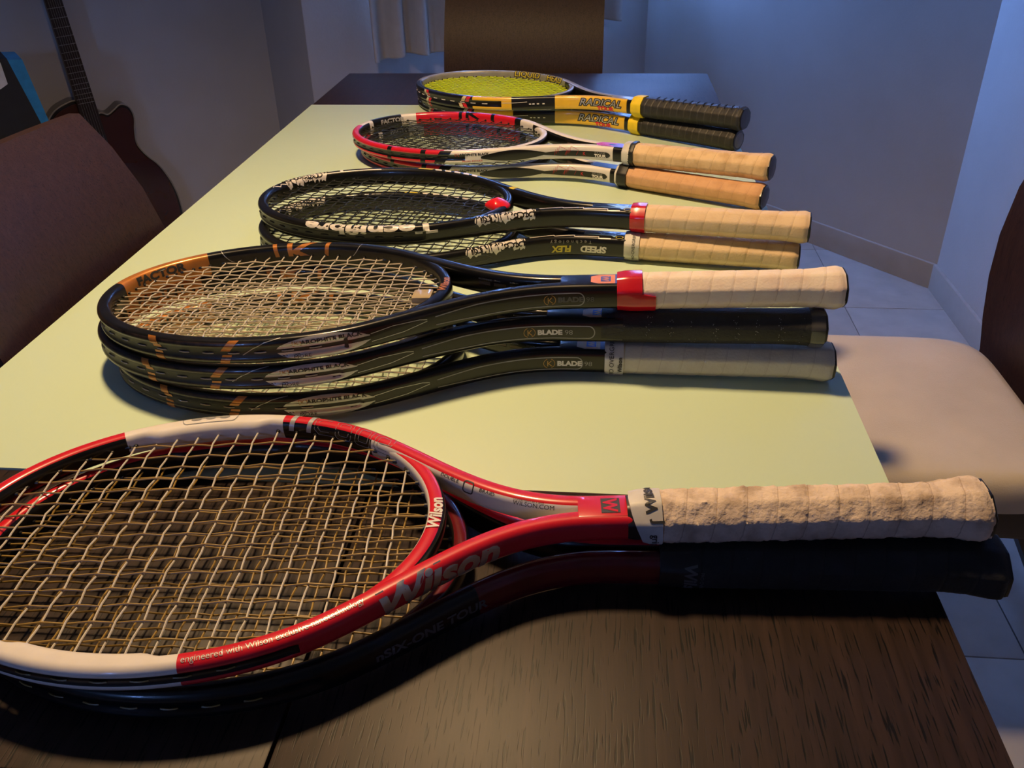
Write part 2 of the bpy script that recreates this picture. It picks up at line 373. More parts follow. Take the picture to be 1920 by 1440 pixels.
for k in range(19):
    u = .47-.62*(1-2**(-k/12.)) ; wv = .0235
    a = gq(u, -wv); b = gq(u, wv); v, f = tube([GTl @ Vector((a[0], -.0275, a[1])), GTl @ Vector((b[0], -.0275, b[1]))], .0009, 5); obj('fret', v, f, M('fret_metal', (.35, .33, .3), .3, .9), G)
for k in range(6):
    o_ = (-.0165+.0066*k); a = gq(.5, o_*.85); b = gq(-.40, o_*1.25)
    v, f = tube([GTl @ Vector((a[0], -.031, a[1])), GTl @ Vector((b[0], -.033, b[1]))], .0005, 4); obj('string', v, f, M('guitar_string', (.4, .38, .33), .3, .8), G)
prism('headstock', [gq(.47, -.024), gq(.47, .024), gq(.62, .038), gq(.655, 0), gq(.62, -.038)], .016, BLK, G, GTl @ Matrix.Translation((0, -.018, 0)))
prism('bridge', [gq(-.415, -.08), gq(-.395, -.08), gq(-.395, .08), gq(-.415, .08)], .010, BLK, G, GTl @ Matrix.Translation((0, -.012, 0)))
ring = [(gq(-.20, 0)[0]+.048*cos(2*pi*k/32), gq(-.20, 0)[1]+.048*sin(2*pi*k/32)) for k in range(32)]
prism('sound_hole', ring, .001, BLK, G, GTl @ Matrix.Translation((0, -.004, 0)))
B0 = Vector((-1.691, 2.135, TZ)); BT = Matrix(((e3.x, -n3.x, 0, B0.x), (e3.y, -n3.y, 0, B0.y), (0, 0, 1, TZ), (0, 0, 0, 1)))
CS = empty('storage_case', (B0.x, B0.y, 0), 'tall black case with a bright blue side and white label, left of the guitar', 'case')
CT = Matrix.Translation(-Vector(CS.location)) @ BT
def slab(name, pts, y0, y1, m):   # quad in case plane
    vs = [CT @ Vector((x, y, z)) for y in (y0, y1) for x, z in pts]; n = len(pts)
    fs = [tuple(range(n)), tuple(range(2*n-1, n-1, -1))]+[(i, (i+1) % n, n+(i+1) % n, n+i) for i in range(n)]
    return obj(name, vs, fs, m, CS, smooth=False)
BLUE = M('blue_panel', (.02, .22, .46), .5)
slab('case_body', [(-.20, 0.0), (.199, 0.0), (.262, -.30), (.30, -.75), (-.20, -.75)], .0, .14, M('black_fabric', (.010, .011, .012), .7))
slab('side_panel', [(.1995, -.004), (.234, -.007), (.258, -.188), (.345, -.75), (.3005, -.75), (.2625, -.30)][:6], .0005, .139, BLUE)
slab('front_label', [(.10, -.008), (.182, -.008), (.184, -.062), (.165, -.072), (.10, -.09)], -.002, -.0002, M('white_label', (.55, .57, .56), .5))
#@@RACKETS@@
# ------------------------------------------------------------------ rackets
RED = (.62, .010, .025); BLACK = M('gloss_black', (.007, .007, .007), .28, coat=.25, noise=.3, spec=.4)
REDP = M('gloss_red', RED, .30, coat=.5, noise=.05); DRED = M('dark_red', (.12, .006, .010), .25, coat=.6)
WHT = M('gloss_white', (.74, .70, .66), .35, coat=.3, noise=.04); SIL = M('silver_paint', (.50, .50, .50), .32, .35, coat=.3, noise=.06)
SILB = M('bright_silver', (.88, .86, .82), .38, 1.0, noise=.03)
GOLD = M('copper_orange', (.52, .19, .035), .32, .25, coat=.4, noise=.2); YEL = M('gloss_yellow', (.80, .48, .03), .3, coat=.4, noise=.04)
GRY = M('grey_paint', (.30, .29, .25), .35, .15, coat=.3); GREYL = M('grey_line', (.28, .28, .28), .4); CARB = M('carbon_dark', (.026, .018, .013), .30, coat=.25, noise=.9, nscale=130)
NAVY = M('navy_blue', (.03, .07, .30), .3, coat=.4); ORG = M('orange_sticker', (.70, .24, .06), .35); PINK = M('pink_sticker', (.62, .06, .30), .3, .2); PURP = M('violet_sticker', (.22, .10, .42), .3, .3)
DTXT = M('dark_print', (.03, .03, .03), .5); GROM = M('black_grommet_nylon', (.012, .012, .012), .45); LBLU = M('pale_blue_print', (.30, .55, .85), .3); SGOLD = M('gold_print', (.42, .24, .08), .35, .3); SPEC = M('spec_box_brown', (.10, .065, .045), .4)
YPR = M('yellow_print', (.62, .50, .05), .4); DGRY = M('dim_grey_print', (.09, .09, .09), .5)

SUB = {}; LAST = {}
class Frame:
    def __init__(s, L, b, beam, rad, uc, headlen=.345, t0=132, endu=.185, sq=3.0, thr=.245, shw=.0088):
        endu = uc-.010; shw = .0079
        s.L, s.beam = L, beam; s.A = headlen/2-rad; s.B = b/2-rad; s.c = L-headlen/2; s.rad = rad; s.uc = uc
        P = []; n = 400; t0 = radians(t0); s.t0 = t0
        for i in range(n+1):
            t = t0*i/n; P.append((s.c+s.A*cos(t), s.B*sin(t)))
        p0 = Vector(P[-1]); d0 = Vector((-s.A*sin(t0), s.B*cos(t0))).normalized(); p1 = Vector((thr, shw)); D = (p1-p0).length
        m0 = d0*D*1.15; m1 = Vector((-1, -.01))*D*1.15
        for i in range(1, 201):
            t = i/200; h = (2*t**3-3*t*t+1)*p0+(t**3-2*t*t+t)*m0+(-2*t**3+3*t*t)*p1+(t**3-t*t)*m1; P.append(tuple(h))
        for i in range(1, 41): P.append((thr+(endu-thr)*i/40, shw))
        s.P = [Vector(p) for p in P]; s.S = [0]
        for a, b_ in zip(s.P, s.P[1:]): s.S.append(s.S[-1]+(b_-a).length)
        s.hoopS = s.S[n]; s.end = s.S[-1]; s.thr = thr
        # section outline, w measured from the outer middle over the top to the inside
        s.sec = []; m = 48
        for k in range(m+1):
            ph = -pi+2*pi*k/m; x = cos(ph); z = sin(ph); e = 2/sq
            s.sec.append((ph, rad*(abs(x)**e)*(1 if x > 0 else -1), beam/2*(abs(z)**e)*(1 if z > 0 else -1)))
        s.W = [0]
        for a, b_ in zip(s.sec, s.sec[1:]): s.W.append(s.W[-1]+sqrt((a[1]-b_[1])**2+(a[2]-b_[2])**2))
        h = s.W[m//2]; s.W = [q-h for q in s.W]; s.half = h     # w in [-half, half]; +half = inner middle
        s.top = next(s.W[k] for k in range(m+1) if s.sec[k][0] >= pi/2-1e-6)
        s.bulge = None; s.pads = []
    def su(s, u):
        best = None
        for i in range(len(s.P)-1):
            if s.S[i] > .06 and s.P[i].x >= u >= s.P[i+1].x: return s.S[i]+(s.S[i+1]-s.S[i])*(s.P[i].x-u)/max(1e-9, s.P[i].x-s.P[i+1].x)
        return s.end
    def pt(s, sv):
        side = 1 if sv >= 0 else -1; a = min(abs(sv), s.end-1e-7)
        lo, hi = 0, len(s.S)-1
        while hi-lo > 1:
            m = (lo+hi)//2
            if s.S[m] <= a: lo = m
            else: hi = m
        f = (a-s.S[lo])/(s.S[hi]-s.S[lo]); p = s.P[lo].lerp(s.P[hi], f)
        i0 = max(lo-2, 0); i1 = min(hi+2, len(s.P)-1); t = (s.P[i1]-s.P[i0])
        if a < .002: t = Vector((0, 1)) 
        t.normalize(); n = Vector((t.y, -t.x))
        return Vector((p.x, p.y*side)), Vector((n.x, n.y*side))
    def secw(s, w):
        w = max(-s.half, min(s.half, w)); lo, hi = 0, len(s.W)-1
        while hi-lo > 1:
            m = (lo+hi)//2
            if s.W[m] <= w: lo = m
            else: hi = m
        f = (w-s.W[lo])/(s.W[hi]-s.W[lo]); a = s.sec[lo]; b = s.sec[hi]
        return [a[k]+(b[k]-a[k])*f for k in range(3)], (b[1]-a[1], b[2]-a[2])
    def mod(s, a, ro, zo, ph):
        """extra shape along the frame: side pads, groove, thicker shaft"""
        for u0, u1, amt in s.pads:
            s0, s1 = s.su(u1), s.su(u0); k = min(1, max(0, (a-s0)/.012))*min(1, max(0, (s1-a)/.012)); k = k*k*(3-2*k)
            if ro < 0: ro -= amt*k*abs(ro)/s.rad
        if a < s.hoopS-.02 and abs(ph) < .30: ro -= .0016*(1 if abs(ph) < .22 else .4)
        k = min(1, max(0, (a-s.hoopS)/(s.end-.05-s.hoopS)))
        return ro*(1+.12*k), zo*(1+.06*k)
    def P3(s, sv, w, off=0.):
        (ph, ro, zo), (dr, dz) = s.secw(w); p, n = s.pt(sv); l = sqrt(dr*dr+dz*dz) or 1
        ro, zo = s.mod(abs(sv), ro, zo, ph); nr, nz = dz/l, -dr/l
        if nr*ro+nz*zo < 0: nr, nz = -nr, -nz
        ro += nr*off; zo += nz*off
        return Vector((p.x+n.x*ro, p.y+n.y*ro, zo))
    def build(s, name, zone, mats, cuts, parent):
        st = [i*.0042 for i in range(int(s.end/.0042)+1)]+[s.end]
        ss = sorted(set(st+[-q for q in st])|{c for c in cuts})
        o = [ss[0]]
        for q in ss[1:]:
            if q-o[-1] > .0004 or q in cuts: o.append(q)
        ss = o; vs, fs, ix = [], [], []; m = len(s.sec)-1
        for q in ss:
            p, n = s.pt(q)
            for ph, ro, zo in s.sec[:-1]:
                r, z = s.mod(abs(q), ro, zo, ph); vs.append((p.x+n.x*r, p.y+n.y*r, z))
        for i in range(len(ss)-1):
            sm = (ss[i]+ss[i+1])/2; u = s.pt(sm)[0].x
            for k in range(m):
                fs.append((i*m+k, i*m+(k+1) % m, (i+1)*m+(k+1) % m, (i+1)*m+k))
                ph = (s.sec[k][0]+s.sec[k+1][0])/2; face = 'outer' if abs(ph) < radians(52) else 'inner' if abs(ph) > radians(128) else ('top' if ph > 0 else 'bottom')
                if abs(ph) < .25 and abs(sm) < s.hoopS-.02: face = 'groove'
                ix.append(zone(1 if sm > 0 else -1, u, abs(sm), face))
        fs += [tuple(range(m)), tuple((len(ss)-1)*m+k for k in range(m))[::-1]]; ix += [0, 0]
        fo = obj(name, vs, fs, mats, parent, ix, sharp=50); SUB[parent.name] = fo; return fo
    def bridge(s, mats, parent, c=.8, ins=0, tops=0):
        vs, fs, ix = [], [], []; n = 40; m = 20; rad = s.rad*.92
        for i in range(n+1):
            t = s.t0-.10+(2*pi-2*s.t0+.20)*i/n; p = Vector((s.c+s.A*cos(t), s.B*sin(t))); d = Vector((-s.A*sin(t), s.B*cos(t))).normalized(); nn = Vector((d.y, -d.x))
            for k in range(m):
                ph = 2*pi*k/m; ro = rad*(abs(cos(ph))**.7)*(1 if cos(ph) > 0 else -1); zo = s.beam/2*c*(abs(sin(ph))**.7)*(1 if sin(ph) > 0 else -1)
                vs.append((p.x+nn.x*ro, p.y+nn.y*ro, zo))
        for i in range(n):
            for k in range(m):
                fs.append((i*m+k, i*m+(k+1) % m, (i+1)*m+(k+1) % m, (i+1)*m+k)); ph = 2*pi*(k+.5)/m
                ix.append(tops if radians(50) < ph < radians(130) else (2 if cos(ph) > 0 and len(mats) > 2 else ins))
        return obj('throat_bridge', vs, fs, mats, parent, ix)
    def brP(s, x, y, off=.0004):   # top of the bridge, x along the arc (towards the viewer), y towards the tip
        t = pi-x/s.B*.96; p = Vector((s.c+(s.A-y)*cos(t), (s.B-y)*sin(t)))
        return Vector((p.x, p.y, s.beam/2*.8+off))

def text_mesh(txt, size, bold=0., shear=0., xs=1., align='LEFT', space=1.):
    cu = bpy.data.curves.new('t', 'FONT'); cu.body = txt; cu.size = size; cu.offset = bold; cu.shear = shear; cu.resolution_u = 3; cu.align_x = align; cu.space_character = space
    o = bpy.data.objects.new('t', cu); COL.objects.link(o); bpy.context.view_layer.update()
    me = bpy.data.meshes.new_from_object(o); bpy.data.objects.remove(o); bpy.data.curves.remove(cu)
    bm = bmesh.new(); bm.from_mesh(me); bpy.data.meshes.remove(me)
    for v in bm.verts: v.co.x *= xs
    return bm
def refine(bm, mx):
    for _ in range(5):
        es = [e for e in bm.edges if e.calc_length() > mx]
        if not es: break
        bmesh.ops.subdivide_edges(bm, edges=es, cuts=1, use_grid_fill=False)
        bmesh.ops.triangulate(bm, faces=[f for f in bm.faces if len(f.verts) > 4])
def mapped(name, bm, fn, mt, parent, mx=.003):
    parent = SUB.get(parent.name, parent)
    refine(bm, mx)
    for v in bm.verts: v.co = fn(v.co.x, v.co.y)
    me = bpy.data.meshes.new(name); bm.to_mesh(me); bm.free(); me.materials.append(mt)
    me.polygons.foreach_set('use_smooth', [True]*len(me.polygons))
    return link(bpy.data.objects.new(name, me), parent)
OFF = .00035
def sm(F, side, u0, w0, flip=False, off=OFF, a0=None):
    """surface chart: x to screen right (towards the handle), y up on screen"""
    s0 = a0 if a0 is not None else F.su(u0)
    def fn(x, y):
        if flip: x, y = -x, -y
        return F.P3(side*(s0+x), w0+side*y, off)
    return fn
def text(F, parent, txt, side, u, w, size, mt, flip=False, name='lettering', off=OFF, a0=None, **k):
    return mapped(name, text_mesh(txt, size, **k), sm(F, side, u, w, flip, off, a0), mt, parent, max(.0012, size*.25))
def poly(F, parent, pts, side, u, w, mt, name='stripe', off=OFF, flip=False, a0=None):
    bm = bmesh.new(); bm.faces.new([bm.verts.new((x, y, 0)) for x, y in pts]); bmesh.ops.triangulate(bm, faces=bm.faces)
    return mapped(name, bm, sm(F, side, u, w, flip, off, a0), mt, parent, .0022)
def quadgrid(fnc, nx, ny):
    bm = bmesh.new(); vs = [[bm.verts.new((*fnc(i/nx, j/ny), 0)) for j in range(ny+1)] for i in range(nx+1)]
    for i in range(nx):
        for j in range(ny): bm.faces.new((vs[i][j], vs[i+1][j], vs[i+1][j+1], vs[i][j+1]))
    return bm
def band(F, parent, x0, x1, y0, y1, side, u, w, mt, skew=0., name='stripe', off=OFF, taper=0., a0=None):
    bm = quadgrid(lambda a, b: (x0+(x1-x0)*a*(1-taper*b)+skew*b, y0+(y1-y0)*b), max(2, int((x1-x0)/.003)), max(3, int((y1-y0)/.0012)))
    return mapped(name, bm, sm(F, side, u, w, False, off, a0), mt, parent, 1)
def stroke_bm(pts, wd, closed=False):
    bm = bmesh.new(); n = len(pts); P = [Vector(p) for p in pts]; prev = None; first = None
    for i in range(n):
        a = P[(i-1) % n] if (closed or i) else P[0]; b = P[(i+1) % n] if (closed or i < n-1) else P[-1]
        t = (b-a).normalized(); nn = Vector((-t.y, t.x))*wd/2
        cur = (bm.verts.new((*(P[i]+nn), 0)), bm.verts.new((*(P[i]-nn), 0)))
        if prev: bm.faces.new((prev[0], prev[1], cur[1], cur[0]))
        else: first = cur
        prev = cur
    if closed: bm.faces.new((prev[0], prev[1], first[1], first[0]))
    return bm
def stroke(F, parent, pts, wd, side, u, w, mt, closed=False, name='line', off=OFF, a0=None, flip=False):
    out = []; n = len(pts)
    for i in range(n if closed else n-1):
        a, b = Vector(pts[i]), Vector(pts[(i+1) % n]); k = max(1, int((b-a).length/.003))
        out += [tuple(a.lerp(b, j/k)) for j in range(k)]
    if not closed: out.append(pts[-1])
    return mapped(name, stroke_bm(out, wd, closed), sm(F, side, u, w, flip, off, a0), mt, parent, 1)
def rrect(x0, x1, y0, y1, r, n=5):
    o = []
    for cx, cy, a in ((x1-r, y1-r, 0), (x0+r, y1-r, 90), (x0+r, y0+r, 180), (x1-r, y0+r, 270)):
        o += [(cx+r*cos(radians(a+90*i/n)), cy+r*sin(radians(a+90*i/n))) for i in range(n+1)]
    return o

def strings(F, parent, mm, cm, nm=16, nc=19, r=.00068, seed=1, jit=.0004, pz=0., lm=None):
    rnd = random.Random(seed); Ai, Bi = F.A-F.rad+.001, F.B-F.rad+.001
    ys = [(-1+2*i/(nm-1)) for i in range(nm)]; ys = [q*(.80+.10*abs(q)) * Bi*.93 for q in ys]
    xs = [F.c+Ai*(-.86+1.76*j/(nc-1)) for j in range(nc)]
    gr = []
    for i, y in enumerate(ys):
        h = Ai*sqrt(max(0, 1-(y/Bi)**2)); pts = [(F.c-h, y, 0)]; last = None
        for j, x in enumerate(xs):
            if abs(x-F.c) < h-.004:
                z = .0008*(1 if (i+j) % 2 else -1); jj = rnd.uniform(-jit, jit)
                if last is not None: pts.append(((last+x)/2, y+jj*.4, 0))
                pts.append((x, y+jj, z)); last = x
        pts.append((F.c+h, y, 0)); v, f = tube(pts, r, 6); obj('main_string', v, f, mm, parent)
        gr += [(pts[0], (1, 0)), (pts[-1], (-1, 0))]
    for j, x in enumerate(xs):
        h = Bi*sqrt(max(0, 1-((x-F.c)/Ai)**2)); pts = [(x, -h, 0)]; last = None
        for i, y in enumerate(ys):
            if abs(y) < h-.004:
                z = -.0008*(1 if (i+j) % 2 else -1); jj = rnd.uniform(-jit, jit)*1.6
                if last is not None: pts.append((x+jj*.5, (last+y)/2, 0))
                pts.append((x+jj, y, z)); last = y
        pts.append((x, h, 0)); v, f = tube(pts, r, 6); obj('cross_string', v, f, cm, parent)
        gr += [(pts[0], (0, 1)), (pts[-1], (0, -1))]
    parts = []
    for p, d in gr:
        a = Vector(p); d = Vector((*d, 0)); parts.append(tube([a-d*.003, a+d*.0025], 1, 8, radii=[.0021, .0015]))
    v, f = merge(parts); o = obj('grommet_strip', v, f, GROM, parent); o['kind'] = 'stuff'
    parts = []; a = .03; k = 0
    while a < F.hoopS-.05:
        for sd in (1, -1):
            if k % 2 == 0: parts.append(tube([F.P3(sd*(a+.010*q/4), 0, .0002+.0007*sin(pi*q/4)) for q in range(5)], .0006, 5))
        a += .0115; k += 1
    v, f = merge(parts); o = obj('string_loops', v, f, lm or mm, parent); o['kind'] = 'stuff'

def grip(parent, L, mt, hw=.0162, hh=.0150, flare=.0042, pitch=.0195, ridge=.0009, rough=0., seed=1, capm=None, capdisc=None, fl_z=.5):
    rnd = random.Random(seed); nu = 230; nt = 48; vs = []
    from mathutils import noise
    def R(th):
        o = 1e9
        for k in range(8):
            c = cos(th-k*pi/4)
            if c > .3: o = min(o, 1/c)
        return 1+(o-1)*.75
    for i in range(nu+1):
        u = L*i/nu; fr = math.exp(-(u/.020)**2); end = 1-.10*math.exp(-(u/.0035)**2)
        tp = 1-.05*max(0, (u/L-.9)/.1)
        for k in range(nt):
            th = 2*pi*k/nt; rr = R(th); y = cos(th)*rr; z = sin(th)*rr
            fq = (u/pitch+th/(2*pi)) % 1.
            rd = ridge*min(1, fq/.12)*(1-.35*fq)
            if rough: rd += rough*(noise.fractal(Vector((u*160, cos(th)*4, sin(th)*4+seed)), 1.0, 2.0, 4)+ .8*max(0, noise.noise(Vector((u*70, cos(th)*2+5, sin(th)*2)))-.15))
            vs.append((u, y*((hw+flare*fr)*end*tp+rd), z*((hh+flare*fl_z*fr)*end*tp+rd)))
    fs = [(i*nt+k, i*nt+(k+1) % nt, (i+1)*nt+(k+1) % nt, (i+1)*nt+k) for i in range(nu) for k in range(nt)]
    fs += [tuple(range(nt))[::-1], tuple(nu*nt+k for k in range(nt))]
    obj('grip', vs, fs, mt, parent, sharp=60)
    vs = []; m = 32
    prof = [(.0008, 1.0), (-.0010, 1.0), (-.0018, .94), (-.0020, .80)]
    for u, q in prof:
        for k in range(m):
            th = 2*pi*k/m; rr = R(th); vs.append((u, cos(th)*rr*(hw+flare)*.925*q, sin(th)*rr*(hh+flare*fl_z)*.925*q))
    fs = [(i*m+k, i*m+(k+1) % m, (i+1)*m+(k+1) % m, (i+1)*m+k) for i in range(len(prof)-1) for k in range(m)]+[tuple((len(prof)-1)*m+k for k in range(m)), tuple(range(m))[::-1]]
    obj('butt_cap', vs, fs, capm or BLACK, parent, sharp=30)
    if capdisc:
        vs = []
        for u, q in ((-.0021, .78), (-.0024, .74)):
            for k in range(m):
                th = 2*pi*k/m; vs.append((u, cos(th)*(hw+flare)*.925*q, sin(th)*(hh+flare*fl_z)*.925*q))
        fs = [(k, (k+1) % m, m+(k+1) % m, m+k) for k in range(m)]+[tuple(m+k for k in range(m)), tuple(range(m))[::-1]]
        obj('butt_disc', vs, fs, capdisc, parent)
    return R
def tape(parent, u0, u1, mt, hw=.0162, hh=.0150, grow=.0012, name='finishing_tape', taper=.0, step=None, slant=0.):
    vs = []; m = 48; n = 6; grow += .0006
    def R(th):
        o = 1e9
        for k in range(8):
            c = cos(th-k*pi/4)
            if c > .3: o = min(o, 1/c)
        return 1+(o-1)*.75
    for i in range(n+1):
        f = i/n
        for k in range(m):
            th = 2*pi*k/m; u0_ = u0-(step if step and (radians(-60) < (th if th < pi else th-2*pi) < radians(8)) else 0)
            u = u0_+(u1+slant*sin(th)-u0_)*f
            g = grow*(1-.5*max(0, f-.6)/.4) if n else grow; q = 1-taper*f
            vs.append((u, cos(th)*R(th)*(hw+g)*q, sin(th)*R(th)*(hh+g)*q))
    fs = [(i*m+k, i*m+(k+1) % m, (i+1)*m+(k+1) % m, (i+1)*m+k) for i in range(n) for k in range(m)]
    # inner return faces close the ring
    b = len(vs)
    for i in (n, 0):
        for k in range(m):
            x, y, z = vs[i*m+k]; vs.append((x, y*.86, z*.86))
    fs += [(n*m+k, n*m+(k+1) % m, b+(k+1) % m, b+k) for k in range(m)]+[(b+k, b+(k+1) % m, b+m+(k+1) % m, b+m+k) for k in range(m)]+[(b+m+k, b+m+(k+1) % m, (k+1) % m, k) for k in range(m)]
    o = obj(name, vs, fs, mt, parent, sharp=40); LAST[parent.name] = (o, hw, hh, grow, u0, u1, R); return o
def grip_text(parent, txt, u, th0, size, mt, hw=.0174, hh=.0162, rot=True, xs=1., bold=0., shear=0., k=1.06, slant=0.):
    """lettering running around the handle; reads upwards on the camera side when rot"""
    bm = text_mesh(txt, size, bold=bold, xs=xs, shear=shear); to, tw_, th_, gr, tu0, tu1, Rf = LAST[parent.name]
    def fn(x, y):
        a, b = (y, x) if rot == 1 else ((-y, -x) if rot == -1 else (x, y))
        if rot == 0: uu, th = u-x, th0+y/hw
        elif rot == 1: uu, th = u+y, th0+x/hw       # reads bottom to top
        else: uu, th = u-y, th0-x/hw                # reads top to bottom
        uu += slant*(th-th0); f = min(1, max(0, (uu-tu0)/(tu1-tu0))); g = gr*(1-.5*max(0, f-.6)/.4)+.0004
        return Vector((uu, cos(th)*Rf(th)*(tw_+g), sin(th)*Rf(th)*(th_+g)))
    return mapped('lettering', bm, fn, mt, to, .0012)

def place(k, bm_, x, y, yaw, L, label, group, cat='tennis racket'):
    zb = .0192+.036*k; zt = bm_/2+bm_*k+.0002
    tau = math.asin((zt-zb)/L)
    M4 = Matrix.Translation((x, y, TZ+zb)) @ Matrix.Rotation(pi+yaw, 4, 'Z') @ Matrix.Rotation(-tau, 4, 'Y')
    return empty('tennis_racket', (0, 0, 0), label, cat, group, M4)
def dup(src, M4, label, skip=()):
    c = src.copy(); COL.objects.link(c); c.matrix_world = M4; c['label'] = label
    for ch in src.children:
        n = ch.name.split('.')[0]
        if n in skip: continue
        d = ch.copy(); COL.objects.link(d); d.parent = c
    return c

STR_W = M('white_string', (.56, .52, .46), .35, noise=.08); STR_G = M('gold_string', (.30, .19, .045), .4, noise=.25, nscale=30); STR_N = M('natural_string', (.52, .44, .33), .4, noise=.12, nscale=30)
STR_K = M('black_string', (.022, .022, .020), .3); STR_Y = M('neon_yellow_string', (.62, .74, .02), .45, noise=.05)
STR_WG = STR_W
# ---- grips
G_DIRTY = gripmat('worn_white_overgrip', (.72, .58, .46), (.30, .21, .14), (.28, .19, .13), .85, .95, .0195, .8)
G_BLACK = gripmat('black_overgrip', (.010, .010, .010), (.03, .03, .03), (.004, .004, .004), .4, .8)
G_WHITE = gripmat('white_overgrip', (.76, .66, .56), (.62, .42, .34), (.50, .38, .30), .45, .8)
G_WHITE2 = gripmat('ivory_overgrip', (.62, .58, .47), (.45, .38, .28), (.44, .38, .30), .4, .8)
G_BEIGE = gripmat('beige_overgrip', (.74, .56, .36), (.56, .36, .18), (.48, .33, .18), .45, .75)
G_TAN = gripmat('tan_overgrip', (.74, .53, .30), (.45, .26, .11), (.40, .25, .12), .75, .75)
G_ORANGE = gripmat('orange_tan_overgrip', (.66, .38, .20), (.46, .24, .11), (.45, .26, .14), .6, .8)
G_RIB = gripmat('ribbed_black_overgrip', (.014, .013, .013), (.05, .045, .04), (.06, .055, .05), .5, .55, .0125, .4, .16)
TAPE_R = M('red_finishing_tape', (.52, .008, .02), .22, coat=.4, noise=.06); TAPE_W = M('white_finishing_tape', (.60, .58, .54), .5); TAPE_K = M('black_finishing_tape', (.012, .012, .012), .4); RUB_Y = M('yellow_rubber_collar', (.82, .60, .02), .55)
CAPG = M('grey_cap_disc', (.10, .10, .105), .5); TAPE_G = M('grey_film', (.06, .06, .06), .15, coat=.6)

def pos(k, bm_, x, y, yaw, L):
    zb = .0192+.036*k; zt = bm_/2+bm_*k+.0002; tau = math.asin((zt-zb)/L)
    return Matrix.Translation((x, y, TZ+zb)) @ Matrix.Rotation(pi+yaw, 4, 'Z') @ Matrix.Rotation(-tau, 4, 'Y')

